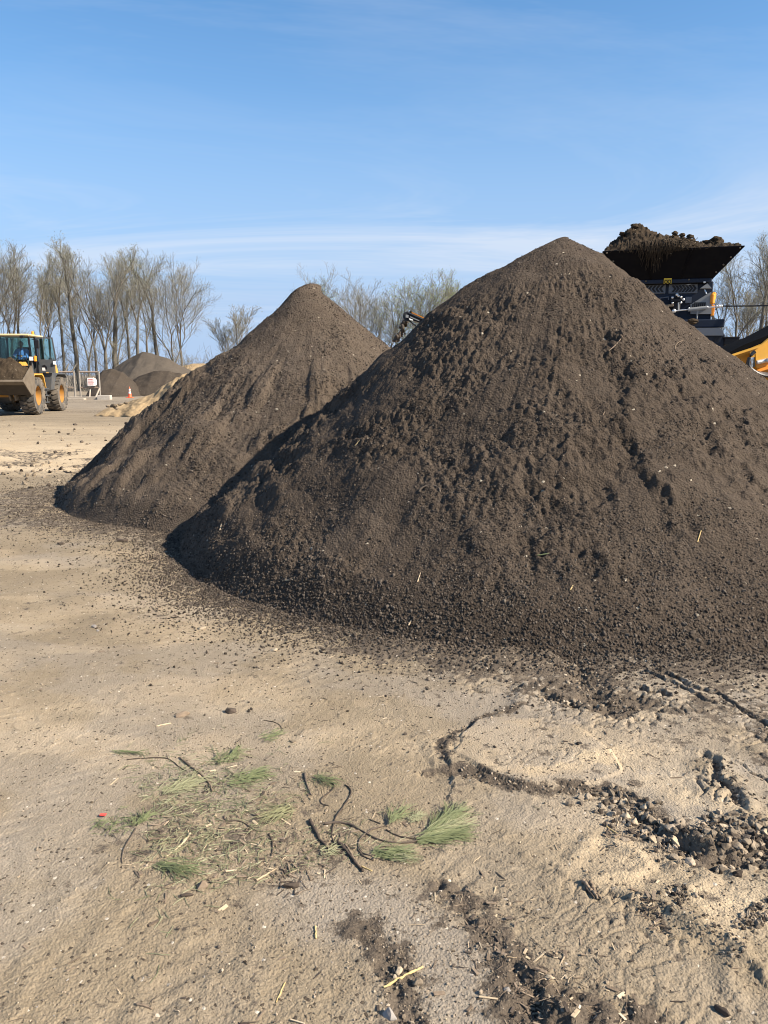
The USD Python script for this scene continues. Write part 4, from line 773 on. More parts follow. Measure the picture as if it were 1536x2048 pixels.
for nm, m in (('windscreen', box(Q0 + .08, Q1 - .14, P0 + .02, P0 + .03, 1.80, 3.095)), ('rear_window', box(Q0 + .08, Q1 - .14, P1 - .03, P1 - .02, 2.26, 3.09)), ('side_window', box(Q0 + .03, Q0 + .04, P0 + .08, P1 - .08, 2.1, 3.09)), ('side_window', box(Q1 - .10, Q1 - .09, .12, P1 - .08, 2.1, 3.09))):
    part(ld, nm, m, MATS['pane'])
part(ld, 'wiper', cyl((.32, P0 - .005, 2.15), (.38, P0 - .01, 2.98), .012, 5), MATS['black_paint'])
dr = part(ld, 'cab_door', cat([prism([(.80, 1.66), (1.38, 1.66), (1.47, 2.2), (.80, 2.2)], .12, .18), box(.80, .845, .12, .17, 2.2, 3.08), box(.80, 1.40, .12, .17, 3.05, 3.10), prism([(1.44, 2.2), (1.50, 2.2), (1.40, 3.1), (1.35, 3.1)], .12, .17)]), MATS['charcoal_paint'])
part(str(dr.GetPath()), 'door_glass', prism([(.85, 2.203), (1.44, 2.203), (1.355, 3.045), (.85, 3.045)], .14, .15), MATS['pane'])
part(str(dr.GetPath()), 'door_handle', prism([(.92, 1.95), (1.02, 1.98), (1.10, 1.90), (1.10, 1.80), (1.05, 1.80), (1.03, 1.88), (.96, 1.88)], .10, .118), MATS['black_paint'])
part(str(dr.GetPath()), 'door_notice', box(.90, 1.03, .112, .117, 1.74, 1.86), MATS['white_board']); part(str(dr.GetPath()), 'marker_lamp', box(1.36, 1.47, .05, .116, 1.98, 2.12, .02), MATS['lamp_white'])
part(ld, 'side_tank', prism([(.80, .80), (1.16, .95), (1.24, 1.64), (.80, 1.64)], .24, .70), MATS['charcoal_paint'])
part(ld, 'step_ladder', cat([tube([(.98, -.30, 1.2), (1.02, -.30, .42)], .022, 6), tube([(.98, .12, 1.2), (1.02, .12, .42)], .022, 6)] + [box(.94, 1.10, -.31, .13, z, z + .035) for z in (.42, .70, .98)]), MATS['charcoal_paint'])
part(ld, 'handrail', tube([(.86, -.5, 1.63), (.90, -.52, 2.0), (.86, -.52, 2.5)], .016, 6), MATS['black_paint'])
eh = part(ld, 'engine_hood', prism_x([(.97, 1.12), (2.75, 1.12), (2.78, 1.75), (2.5, 2.15), (.97, 2.22)], -.72, .72), MATS['loader_yellow']); part(str(eh.GetPath()), 'exhaust_pipe', tube([(.3, 1.6, 2.15), (.3, 1.6, 2.85), (.3, 1.72, 2.95)], .06, 10), MATS['black_paint'])
part(str(eh.GetPath()), 'hood_grille', cat([box(.723, .74, 1.5 + .12 * k, 1.56 + .12 * k, 1.35, 1.95) for k in range(8)]), MATS['charcoal_paint'])
part(ld, 'counterweight', box(-1.05, 1.05, 2.72, 3.0, .62, 1.25, .08), MATS['charcoal_paint'])
for s_ in (-1, 1): part(ld, 'hydraulic_hose', tube(spline([(s_ * .28, -.62, 1.9), (s_ * .30, -.9, 2.02), (s_ * .33, -1.5, 1.62), (s_ * .36, -1.9, 1.36)], 14), .022, 6), MATS['hose_rubber'])
part(ld, 'grab_rail', tube([(.60, -.75, 2.1), (.60, -.75, 2.35), (.25, -.75, 2.35), (.25, -.75, 2.1)], .018, 6), MATS['black_paint'])
# the load in the bucket
nxl, nyl = 90, 40; U, V = np.meshgrid(np.linspace(-1.27, 1.27, nxl), np.linspace(0, 1, nyl)); Yl = -3.36 + 1.0 * V
hz = 1.34 + .50 * V + .60 * np.sin(np.pi * np.clip(V * .95, 0, 1)) ** .8 * (1 - np.abs(U / 1.27) ** 3.2); q = np.stack([U, Yl, hz], -1).reshape(-1, 3)
hz = hz + ((fbm(q * 3, 4, 501) - .5) * .28 + (fbm(q * 12, 3, 502) - .5) * .22).reshape(U.shape) * (np.abs(U) < 1.25)
lp = np.stack([U, Yl, hz], -1).reshape(-1, 3); xy = np.array([yawed(a, b) for a, b in lp[:, :2]]) + lo
pile_look('bucket_soil', [(0.30, (0.012, 0.009, 0.006)), (0.45, (0.028, 0.020, 0.013)), (0.55, (0.052, 0.038, 0.025)), (0.70, (0.095, 0.071, 0.046))], 2.0, 12.0)
top('bucket_load', (np.concatenate([xy, lp[:, 2:] + LZ], 1), grid_faces(nyl, nxl)), MATS['bucket_soil'], 'heaped dark brown soil carried in the wheel loader bucket', 'soil load', smooth=True)

# ------------------------------------------------------------------ driver
import manifold3d as m3
def body(bones, refine=.03, smooth_it=6):
    tot = m3.Manifold()
    for a, ra, b, rb in bones:
        sa = m3.Manifold.sphere(ra, 16).translate(list(map(float, a))); sb = m3.Manifold.sphere(rb, 16).translate(list(map(float, b)))
        tot = tot + m3.Manifold.batch_hull([sa, sb])
    tot = tot.refine_to_length(refine); mm = tot.to_mesh(); t = trimesh.Trimesh(mm.vert_properties[:, :3], mm.tri_verts, process=True)
    trimesh.smoothing.filter_taubin(t, iterations=smooth_it); return t
def lw(x, y, z): a = yawed(x, y) + lo; return (a[0], a[1], z + LZ)
dv = thing('person', 'driver in a blue shirt seated in the loader cab, hands on the wheel', 'person', (lo[0], lo[1], LZ), YAW)
hip, chest, neck = (.03, .40, 2.12), (.03, .44, 2.50), (.03, .42, 2.66)
bones = [(hip, .15, chest, .15), ((-.13, .44, 2.56), .075, (.19, .44, 2.56), .075), (chest, .13, (.03, .43, 2.58), .10), (neck, .055, (.03, .40, 2.74), .055)]
arms, legs = [], []
for s in (-1, 1):
    sh, el, wr = (.03 + s * .20, .43, 2.56), (.03 + s * .27, .22, 2.30), (.03 + s * .16, -.04, 2.33); arms += [(sh, .062, el, .046), (el, .046, wr, .034)]
    bones += [(wr, .034, (.03 + s * .15, -.10, 2.33), .032)]
    for f in range(4): bones += [((.03 + s * (.13 + .013 * f), -.11, 2.34 - .012 * f), .010, (.03 + s * (.12 + .012 * f), -.16, 2.345 - .014 * f), .008)]
    bones += [((.03 + s * .12, -.08, 2.34), .011, (.03 + s * .10, -.125, 2.355), .009)]
    kn, an = (.03 + s * .13, -.02, 2.12), (.03 + s * .13, -.10, 1.74); legs += [((.03 + s * .09, .40, 2.11), .095, kn, .072), (kn, .068, an, .045), (an, .045, (.03 + s * .13, -.22, 1.67), .04)]
hd = (.03, .385, 2.84); bones += [(hd, .092, (.03, .375, 2.79), .078), ((.03, .30, 2.80), .018, (.03, .285, 2.785), .016), ((-.062, .39, 2.82), .018, (-.064, .40, 2.84), .018), ((.122, .39, 2.82), .018, (.124, .40, 2.84), .018), ((.03, .315, 2.745), .03, (.03, .33, 2.74), .035)]
bd = part(dv, 'body', body(bones + arms + legs, .022, 4), MATS['skin'], smooth=True)
part(dv, 'shirt', body([(hip, .165, chest, .168), ((-.13, .44, 2.56), .088, (.19, .44, 2.56), .088), (chest, .145, (.03, .43, 2.59), .10)] + [(a, ra + .016, b, rb + .016) for a, ra, b, rb in arms], .03, 4), MATS['blue_shirt'], smooth=True)
part(dv, 'trousers', body([(a, ra + .014, b, rb + .014) for a, ra, b, rb in legs] + [(hip, .16, (.03, .40, 2.08), .15)], .03, 4), MATS['work_trousers'], smooth=True)
part(dv, 'hair', body([((.03, .405, 2.868), .090, (.03, .43, 2.83), .085)], .03, 3), MATS['dark_hair'], smooth=True)
for s in (-1, 1): part(dv, 'eye', trimesh.creation.icosphere(1, .012).apply_transform(trimesh.transformations.translation_matrix([.03 + s * .033, .302, 2.825])), MATS['dark_hair'])

# ------------------------------------------------------------------ screening plant with loaded hopper
HL, HR = at(1206, 502, 18.8), at(1489, 491, 18.0); HL[2] = HR[2] = (HL[2] + HR[2]) / 2
hv = (HR - HL)[:2]; HW = np.linalg.norm(hv); ha = hv / HW; hn = np.array([-ha[1], ha[0]]); HA = math.atan2(ha[1], ha[0]); HZ = HL[2]
def LP(px, py, w):                        # survey: sight line against the plane w metres behind the rim
    d = ray(px, py); t = (hn @ HL[:2] + w) / (hn @ d[:2]); p = np.array([0, 0, EYE]) + d * t; return (p[:2] - HL[:2]) @ ha, p[2]
pt = thing('screening_plant', 'dark navy screening machine with wide black feed hopper behind the large pile', 'screening plant', (HL[0], HL[1], 0), HA)
def bar(px0, py0, px1, py1, w0, w1, bev=.015):
    (u0, z1), (u1, z0) = LP(px0, py0, w0), LP(px1, py1, w0); return box(min(u0, u1), max(u0, u1), w0, w1, min(z0, z1), max(z0, z1), bev)
ub, zb = LP(1415, 566, .55); ua = HW - ub; HD = 2.5
def plate(a, b, c, d, th):               # a quad with thickness
    P = np.array([a, b, c, d], float); n = np.cross(P[1] - P[0], P[3] - P[0]); n /= np.linalg.norm(n); return trimesh.convex.convex_hull(np.vstack([P, P + n * th]))
hop = part(pt, 'feed_hopper', plate((0, 0, HZ), (HW, 0, HZ), (ub, .55, zb), (ua, .55, zb), -.02), MATS['hopper_black'])
for q in (((HW, 0, HZ), (HW, HD, HZ), (ub, HD - .55, zb), (ub, .55, zb)), ((0, HD, HZ), (0, 0, HZ), (ua, .55, zb), (ua, HD - .55, zb)), ((HW, HD, HZ), (0, HD, HZ), (ua, HD - .55, zb), (ub, HD - .55, zb))):
    part(str(hop.GetPath()), 'hopper_plate', plate(*q, -.02), MATS['hopper_black'])
for u in (HW * .3, HW * .64): part(str(hop.GetPath()), 'hopper_rib', tube([(u, -.03, HZ - .03), (ua + (ub - ua) * u / HW, .52, zb + .03)], .025, 4), MATS['hopper_black'])
part(str(hop.GetPath()), 'lower_band', box(ua - .06, ub + .08, .44, .54, zb + .01, zb + .10, .01), MATS['navy_paint'])
bolts = []
for f in (.06, .3, .5, .7, .9):
    for side in (0, 1): u0, u1 = (HW, ub) if side else (0, ua); bolts.append(trimesh.creation.icosphere(1, .022).apply_transform(trimesh.transformations.translation_matrix([u0 + (u1 - u0) * f + (-.05 if side else .05), .55 * f - .03, HZ + (zb - HZ) * f])))
bolts += [trimesh.creation.icosphere(1, .02).apply_transform(trimesh.transformations.translation_matrix([u, .43, z])) for px, py in ((1308, 554), (1362, 553), (1292, 562), (1378, 559)) for u, z in (LP(px, py, .43),)]
part(str(hop.GetPath()), 'bolt', cat(bolts), MATS['worn_steel'])
part(pt, 'machine_body', bar(1262, 567, 1421, 650, .62, 2.4, .02), MATS['navy_paint'])
for (x0, y0, x1, y1, sgn) in ((1268, 569.5, 1331, 587, -1), (1338, 568.5, 1395, 586, 1)):
    gp = part(pt, 'vent_panel', bar(x0, y0, x1, y1, .585, .617, .012), MATS['slate_paint']); (u0, z1), (u1, z0) = LP(x0, y0, .585), LP(x1, y1, .585); ch_ = []
    for k in range(7):
        uc = u0 + (u1 - u0) * (.14 + .115 * k); w_ = .055; hh = (z1 - z0) * .36; zc = (z0 + z1) / 2; dx = sgn * hh * .75
        ch_.append(prism([(uc - dx * .5, zc + hh), (uc - dx * .5 + w_, zc + hh), (uc + dx * .5 + w_, zc), (uc - dx * .5 + w_, zc - hh), (uc - dx * .5, zc - hh), (uc + dx * .5, zc)], .578, .5835))
    part(str(gp.GetPath()), 'chevron_slot', cat(ch_), MATS['black_paint'])
st_ = part(pt, 'warning_sticker', bar(1328, 556.5, 1343, 567, .42, .425, .0), MATS['sticker_yellow']); (u0, z1), (u1, z0) = LP(1328, 556.5, .42), LP(1343, 567, .42)
ring = lambda uc, zc, r: cat([tube([(uc + r * math.cos(a), .415, zc + r * 1.25 * math.sin(a)) for a in np.linspace(0, 6.283, 13)], .008, 4)])
part(str(st_.GetPath()), 'sticker_print', cat([ring(u0 + (u1 - u0) * .28, z0 + (z1 - z0) * .33, .03), ring(u0 + (u1 - u0) * .72, z0 + (z1 - z0) * .33, .03), box(u0 + .005, u1 - .005, .4145, .4185, z0 + (z1 - z0) * .62, z0 + (z1 - z0) * .67)]), MATS['black_paint'])
sp_ = part(pt, 'grey_cover', prism([LP(1381, 609, .55), LP(1423, 583, .55), LP(1423, 628, .55), LP(1381, 628, .55)], .56, .616), MATS['grey_paint'])
part(str(sp_.GetPath()), 'vent_slot', cat([bar(1384.5 + 4 * k, 604.5 + (3 if k == 0 else 0), 1386.6 + 4 * k, 620, .552, .5575, 0) for k in range(7)]), MATS['black_paint'])
part(pt, 'gusset', prism([LP(1400, 577, .50), LP(1414, 567, .50), LP(1423, 577, .50)], .45, .58), MATS['grey_paint'])
part(pt, 'latch', bar(1407, 562, 1411, 566, .40, .44, .01), MATS['bright_steel']); part(pt, 'latch', tube([(*LP(1409, 579, .5)[:1], .5, LP(1409, 579, .5)[1]), (LP(1413, 588, .5)[0], .48, LP(1413, 588, .5)[1])], .018, 5), MATS['bright_steel'])
om = part(pt, 'orange_lamp', cat([bar(1422, 586, 1430, 609, .50, .66, .04), bar(1424, 584, 1432, 600, .54, .62, .03)]), MATS['orange_paint']); part(str(om.GetPath()), 'lamp_post', bar(1423, 610, 1428, 632, .56, .62, .01), MATS['orange_paint'])
part(str(om.GetPath()), 'lamp_foot', prism([LP(1424, 640, .55), LP(1425, 631, .55), LP(1428, 631, .55), LP(1431, 640, .55)], .54, .62), MATS['worn_steel'])
def LPT(px, py, w): u, z = LP(px, py, w); return (u, w, z)
tr = part(pt, 'tie_rod', tube([LPT(1347, 622, .35), LPT(1440, 612.5, .35)], .016, 8), MATS['bright_steel'])
part(str(tr.GetPath()), 'rod_sleeve', tube([LPT(1376, 619.5, .35), LPT(1415, 615, .35)], .042, 10), MATS['grey_paint'])
part(str(tr.GetPath()), 'rod_nut', cat([trimesh.creation.icosphere(2, r).apply_transform(trimesh.transformations.translation_matrix(LPT(px, py, .35))) for px, py, r in ((1348, 622, .05), (1378, 617, .028), (1414, 614, .03), (1433, 613, .035), (1438, 612.5, .042), (1443, 612, .035))]), MATS['bright_steel'])
part(str(tr.GetPath()), 'rod_stay', tube([LPT(1395, 621, .35), LPT(1394, 640, .38)], .02, 6), MATS['grey_paint']); part(str(tr.GetPath()), 'rod_stay', tube([LPT(1357, 605, .36), LPT(1357, 620, .36)], .018, 6), MATS['grey_paint'])
part(pt, 'bracket_plate', bar(1371, 593.5, 1383, 606, .50, .54, .01), MATS['slate_paint']); part(pt, 'bracket_plate', bar(1326, 609, 1347, 613, .35, .55, .01), MATS['worn_steel'])
part(pt, 'bracket_frame', tube([LPT(1320, 610, .5), LPT(1320, 596, .5), LPT(1337, 594, .5), LPT(1337, 600, .5)], .015, 5), MATS['slate_paint'])
va = part(pt, 'valve_block', cat([bar(1342, 596, 1364, 604, .38, .60, .02), bar(1347, 604, 1360, 622, .40, .60, .02), bar(1350, 590, 1358, 597, .42, .56, .02)]), MATS['black_paint'])
part(str(va.GetPath()), 'fitting', cat([trimesh.creation.icosphere(2, r).apply_transform(trimesh.transformations.translation_matrix(LPT(px, py, .37))) for px, py, r in ((1354, 589, .035), (1345, 595, .03), (1362, 594, .03), (1345, 606, .025), (1362, 605, .028), (1367, 599, .03), (1357, 592, .03))]), MATS['bright_steel'])
part(pt, 'cross_beam', bar(1330, 640, 1449, 654, .30, .75, .02), MATS['navy_paint'])
part(pt, 'sloped_cover', prism([LP(1340, 656, .2), LP(1440, 655.5, .2), LP(1447, 664, .2), LP(1447, 671, .2), LP(1340, 671, .2)], .20, 1.2), MATS['slate_paint'])
sk = part(pt, 'lower_skirt', prism([LP(1340, 671.5, .28), LP(1446, 671.5, .28), LP(1440, 684, .28), LP(1420, 692, .28), LP(1340, 700, .28)], .28, 1.1), MATS['navy_paint'])
part(str(sk.GetPath()), 'skirt_slot', cat([prism([LP(1424 + 5 * k, 684, .27), LP(1426.5 + 5 * k, 684, .27), LP(1432.5 + 5 * k, 674, .27), LP(1430 + 5 * k, 674, .27)], .272, .277) for k in range(3)]), MATS['black_paint'])
part(pt, 'battery_box', cat([bar(1449, 675, 1479, 690, .3, .9, .02), bar(1447, 673.5, 1481, 675.5, .28, .92, .005)]), MATS['black_paint'])
part(pt, 'motor', cat([lathe([(.001, -.2), (.14, -.2), (.15, .1), (.11, .18), (.001, .2)], 16, 'z').apply_transform(trimesh.transformations.translation_matrix((LP(1482, 694, .5)[0], .6, LP(1482, 694, .5)[1]))), bar(1430, 688, 1446, 700, .4, .9, .03)]), MATS['navy_paint'])
uz0 = LP(1262, 650, .62); zc0 = LP(1300, 700, .6)[1]
part(pt, 'chassis', box(.5, HW - .2, .35, 2.3, .55, zc0 + .35, .03), MATS['navy_paint'])
for w0 in (.25, 1.95): part(pt, 'crawler_track', prism([(-.3, .28), (-.1, .0), (HW - .4, .0), (HW - .1, .28), (HW - .4, .60), (-.1, .60)], w0, w0 + .4), MATS['rubber'])
sl = lump(61, 3, .5, (1.2, .8, .6)); sl.vertices = sl.vertices * .10; u, z = LP(1385, 645, .25); q = HL[:2] + ha * u + hn * .18
sl.vertices += np.array([q[0], q[1], z + .02]); top('soil_clump', sl, MATS['bucket_soil'], 'small brown soil clump caught on the navy cross beam of the machine', 'soil clump', smooth=True)
# soil heaped in the hopper
prof = [(1208, 498), (1222, 484), (1240, 470), (1255, 458), (1272, 449), (1285, 450), (1305, 458), (1330, 466), (1355, 470), (1375, 474), (1395, 482), (1412, 486), (1432, 485), (1452, 488), (1485, 491)]
pu = np.array([LP(a, b, 1.0) for a, b in prof]); nu, nw = 170, 90; U, W_ = np.meshgrid(np.linspace(.03, HW - .03, nu), np.linspace(0.02, HD - .04, nw))
hp = np.interp(U, pu[:, 0], pu[:, 1]) - HZ; T = np.clip(W_ / 1.0, 0, 1); hz = HZ - .03 + hp * np.where(W_ < 1.0, T ** .75, np.clip(1 - ((W_ - 1.0) / 1.5) ** 2, 0, 1)); q3 = np.stack([U, W_, hz], -1).reshape(-1, 3)
hz = hz + ((fbm(q3 * 4, 4, 601) - .5) * .22 + (np.abs(fbm(q3 * 11, 3, 602) - .5)) * .25 - .03).reshape(U.shape) * sstep(0, .25, W_)
xy = HL[:2] + U.reshape(-1, 1) * ha + W_.reshape(-1, 1) * hn
top('hopper_load', (np.concatenate([xy, hz.reshape(-1, 1)], 1), grid_faces(nw, nu)), MATS['bucket_soil'], 'heap of rooty brown soil piled in the black feed hopper', 'soil load', smooth=True)
for k, (px, py, r, lab) in enumerate(((1432, 482, 0.133, 'large dark clod near the right end of the hopper rim'), (1412, 485, 0.070, 'small dark clod left of the large clod on the hopper heap'), (1350, 467, 0.062, 'dark clod on the middle crest of the hopper heap'), (1380, 473, 0.066, 'dark clod on the right slope of the hopper heap'), (1364, 470, 0.055, 'little dark clod between two others on the hopper heap'), (1270, 452, 0.078, 'dark clod on the peak of the hopper heap'), (1245, 468, 0.062, 'dark clod on the left slope of the hopper heap'))):
    u, z = LP(px, py, .75); c = HL[:2] + ha * u + hn * .75; m = lump(80 + k, 3, .55, (1.2, .8, .8)); m.vertices = m.vertices * r + np.array([c[0], c[1], z]); top('soil_clod', m, MATS['bucket_soil'], lab, 'soil clod', smooth=True)
gr_ = np.random.default_rng(17); rts = []
for k in range(190):                      # roots and wet soil hanging over the rim
    u = np.clip(gr_.normal(HW * .42, HW * .12), .1, HW - .3); L = (.08 + .42 * gr_.random() ** 2.0) * np.exp(-((u / HW - .37) / .10) ** 2) + .05; w0 = .10 * gr_.random(); p = np.array([u, w0 + .05, HZ + .05 + .18 * gr_.random()]); e = np.array([u + gr_.normal(0, .05), -.035 + .2 * L, HZ - L])
    mid = np.array([u + gr_.normal(0, .03), -.03, HZ + .02]); c = spline([p, mid, (mid + e) / 2 + gr_.normal(0, .015, 3) * [1, 0, 1], e], 6); xy = HL[:2] + c[:, :1] * ha + c[:, 1:2] * hn; rts.append((np.concatenate([xy, c[:, 2:]], 1), np.linspace(.009, .003, 6) * (.6 + gr_.random())))
top('hanging_roots', tubes(rts, 4), MATS['bucket_soil'], 'fringe of roots and soil hanging over the hopper rim', 'roots', kind='stuff', smooth=False)
# overhead cable
cb0 = LPT(1443, 612, .35); c0 = np.append(HL[:2] + ha * cb0[0] + hn * .35, cb0[2]); c1 = at(1760, 596, 17.0); cm = (c0 + c1) / 2 - [0, 0, .05]
top('overhead_cable', tube(spline([c0, cm, c1], 20), .018, 6), MATS['black_paint'], 'black cable stretched from the machine tie rod out to the right', 'cable', smooth=True)
pe = c1; top('cable_post', cat([cyl((pe[0] + .1, pe[1], -.2), (pe[0] + .1, pe[1], pe[2] + .3), .09, 12)]), MATS['weathered_wood'], 'wooden post holding the far end of the black cable', 'post')

# ------------------------------------------------------------------ yellow conveyor at the right edge
CY = 12.6
def C(px, py): p = at(px, py, CY); return (p[0], p[2])
cbase = C(1540, 760); cv = thing('belt_conveyor', 'yellow framed belt conveyor with black belt and hose at the right edge', 'conveyor', (cbase[0], CY, 0))
def cp_(pts): return [(C(*p)[0] - cbase[0], C(*p)[1]) for p in pts]
E = [(1620, 618), (1620, 660), (1620, 790)]
part(cv, 'side_frame', prism(cp_([(1440, 718.5), (1520, 691.5), (1536, 677.5), (1620, 632), (1620, 700), (1536, 734), (1513, 737), (1511, 702), (1440, 726)]), .0, .04), MATS['plant_yellow'])
part(cv, 'top_flange', prism(cp_([(1438, 717), (1519, 689.8), (1536, 676), (1620, 630), (1620, 632.5), (1536, 679), (1520, 693.5), (1438, 720.5)]), -.07, -.003), MATS['plant_yellow'])
part(cv, 'belt', prism(cp_([(1430, 722), (1453, 709), (1494, 688), (1536, 671.5), (1620, 628), (1620, 640), (1536, 683), (1494, 700), (1440, 718)]), .06, .85), MATS['belt_rubber'])
part(cv, 'side_frame', prism(cp_([(1440, 716), (1520, 689), (1620, 640), (1620, 700), (1440, 735)]), .87, .91), MATS['plant_yellow'])
part(cv, 'upright', prism(cp_([(1470, 712), (1473, 711), (1477, 738), (1473, 738)]), -.03, .02), MATS['plant_yellow'])
part(cv, 'recess_plate', prism(cp_([(1445, 724), (1512, 702), (1514, 736), (1620, 700), (1620, 760), (1445, 760)]), .20, .24), MATS['plant_yellow'])
part(cv, 'lower_beam', prism(cp_([(1490, 768), (1536, 752), (1620, 723), (1620, 736), (1536, 763), (1490, 781)]), -.08, .12), MATS['plant_yellow'])
part(cv, 'mid_rail', prism(cp_([(1508, 741), (1536, 731), (1620, 700), (1620, 705), (1536, 737), (1508, 746)]), -.06, .06), MATS['orange_paint'])
part(cv, 'latch_bar', cat([tube([(*cp_([(1511, 725)])[0][:1], -.04, cp_([(1511, 725)])[0][1]), (cp_([(1545, 718)])[0][0], -.04, cp_([(1545, 718)])[0][1])], .035, 8), trimesh.creation.icosphere(2, .04).apply_transform(trimesh.transformations.translation_matrix((cp_([(1531, 721)])[0][0], -.08, cp_([(1531, 721)])[0][1])))]), MATS['bright_steel'])
hs = []
for k in range(3):
    pp = cp_([(1503 - 1.2 * k, 704), (1493 - 1.6 * k, 716), (1490 - 1.2 * k, 729), (1500, 741 + 1.2 * k), (1517, 747 + 1.8 * k), (1540, 748 + 2 * k), (1600, 735 + 2 * k)]); hs.append(tube(spline([(a, -.10 - .03 * k, b) for a, b in pp], 30), .028, 8))
part(cv, 'hydraulic_hose', cat(hs), MATS['hose_rubber'])
part(cv, 'under_frame', cat([box(-.1, 1.2, .1, .8, 0, .9, .02), box(.3, 1.0, .2, .7, .9, cbase[1] + .1, .02)]), MATS['charcoal_paint'])
# ------------------------------------------------------------------ head of a stacking conveyor seen in the gap between the piles
SY = 15.5
def D(zx, zy): p = at(770 + zx * .0651, 600 + zy * .0651, SY); return (p[0], p[2])
d0 = D(640, 500); sv = thing('stacking_conveyor', 'head of a stacking conveyor poking out from behind the large pile', 'conveyor', (d0[0], SY, 0))
def dp(pts): return [(D(*p)[0] - d0[0], D(*p)[1]) for p in pts]
for nm, pts, y0, y1, mt in (('top_rail', [(760, 345), (1250, 560), (2200, 980), (2200, 1030), (1230, 590), (740, 375)], -.05, .0, 'belt_rubber'), ('belt', [(680, 410), (1240, 650), (2200, 1100), (2200, 1160), (1180, 690), (660, 450)], .02, .8, 'hose_rubber'),
    ('side_rail', [(740, 378), (1230, 592), (2200, 1035), (2200, 1062), (1220, 622), (700, 395)], -.04, .0, 'grey_paint'), ('side_frame', [(700, 400), (1220, 625), (2200, 1066), (2200, 1230), (1040, 690), (760, 600), (640, 590)], -.02, .02, 'black_paint'),
    ('side_rail', [(770, 505), (1050, 630), (1050, 655), (760, 530)], -.05, -.022, 'grey_paint'), ('side_rail', [(740, 565), (860, 610), (850, 640), (740, 600)], -.05, -.022, 'lamp_white'), ('top_rail', [(800, 372), (1190, 545), (2200, 1002), (2200, 1040), (1190, 568), (830, 410)], -.06, -.052, 'orange_paint'),
    ('lower_strut', [(700, 590), (900, 740), (1500, 1200), (1480, 1230), (880, 770), (690, 620)], -.03, .03, 'black_paint')):
    part(sv, nm, prism(dp(pts), y0, y1), MATS[mt])
hd_ = part(sv, 'head_drum', trimesh.creation.cylinder(.09, .8, sections=20).apply_transform(trimesh.transformations.concatenate_matrices(trimesh.transformations.translation_matrix((dp([(690, 500)])[0][0], .4, dp([(690, 500)])[0][1])), trimesh.transformations.rotation_matrix(np.pi / 2, [1, 0, 0]))), MATS['hose_rubber'])
part(str(hd_.GetPath()), 'bearing_plate', prism(dp([(640, 450), (730, 470), (715, 560), (630, 540)]), -.04, -.022), MATS['grey_paint'])
part(sv, 'support_leg', cat([cyl((1.1, .1, 0), (.9, .1, 1.7), .05, 8), cyl((1.1, .7, 0), (.9, .7, 1.7), .05, 8)]), MATS['black_paint'])
fs = []; gf = np.random.default_rng(23)
for k in range(70):
    f = gf.random(); zx = 600 - 90 * f - 190 * f ** 3 + gf.normal(0, 26 + 25 * f); zy = 640 + 620 * f; p = at(770 + zx * .0651, 600 + zy * .0651, SY + .25 + gf.normal(0, .12)); m = lump(200 + k % 9, 1, .5, (1, .9, 1.3)); m.vertices = m.vertices * (.012 + .026 * gf.random()) + p; fs.append(m)
top('falling_soil', cat(fs), MATS['soil_grain'], 'dark soil crumbs falling from the stacking conveyor head', 'soil', kind='stuff', smooth=False)
# ------------------------------------------------------------------ litter on the ground: sticks, pine sprays, stones, clods
grainy('dark_wood', [(0.2, (0.035, 0.027, 0.021)), (0.5, (0.075, 0.058, 0.045)), (0.8, (0.14, 0.112, 0.088))], 18.0, 120.0, 0.5, 0.003, 0.3)
grainy('brown_wood', [(0.2, (0.10, 0.073, 0.05)), (0.5, (0.18, 0.135, 0.095)), (0.8, (0.28, 0.215, 0.155))], 18.0, 120.0, 0.5, 0.003, 0.3)
grainy('pale_wood', [(0.2, (0.30, 0.225, 0.14)), (0.5, (0.43, 0.335, 0.22)), (0.8, (0.56, 0.46, 0.32))], 18.0, 120.0, 0.4, 0.003, 0.3)
grainy('straw', [(0.2, (0.38, 0.27, 0.115)), (0.5, (0.50, 0.37, 0.17)), (0.8, (0.62, 0.49, 0.26))], 18.0, 120.0, 0.3, 0.003, 0.3)
grainy('grey_stone', [(0.2, (0.15, 0.135, 0.12)), (0.5, (0.24, 0.215, 0.19)), (0.8, (0.34, 0.31, 0.275))], 14.0, 160.0, 0.4, 0.004, 0.35, .8, .3)
grainy('pale_clay', [(0.2, (0.26, 0.20, 0.135)), (0.5, (0.36, 0.285, 0.195)), (0.8, (0.46, 0.375, 0.265))], 14.0, 120.0, 0.6, 0.005, 0.35)
grainy('dull_earth', [(0.2, (0.11, 0.087, 0.063)), (0.5, (0.19, 0.151, 0.108)), (0.8, (0.29, 0.235, 0.172))], 14.0, 120.0, 0.6, 0.005, 0.45)
paint('red_scrap', (0.62, 0.07, 0.05), 0.6, (0.4, 0.1, 0.07), 0.4, 30.0)
def needle_look(name, ramp):
    MATS[name] = usdkit.material(stage, '/World/Looks/' + name, {'g': ('geometry', {}), 'r': ('rgb_ramp', {'ramp': ramp}), 'p': ('principled_bsdf', {'roughness': 0.5, 'specular_ior_level': 0.35})},
        [('g.random_per_island', 'r.fac'), ('r.color', 'p.base_color')], surface='p.BSDF')
needle_look('green_needles', [(0.0, (0.13, 0.145, 0.065)), (0.35, (0.31, 0.315, 0.165)), (0.7, (0.47, 0.44, 0.26)), (1.0, (0.58, 0.51, 0.33))])
needle_look('faded_needles', [(0.0, (0.22, 0.215, 0.12)), (0.6, (0.42, 0.39, 0.23)), (1.0, (0.55, 0.48, 0.30))])
needle_look('tan_needles', [(0.0, (0.20, 0.12, 0.06)), (0.6, (0.36, 0.23, 0.12)), (1.0, (0.45, 0.33, 0.19))])
gd_ = np.random.default_rng(31)
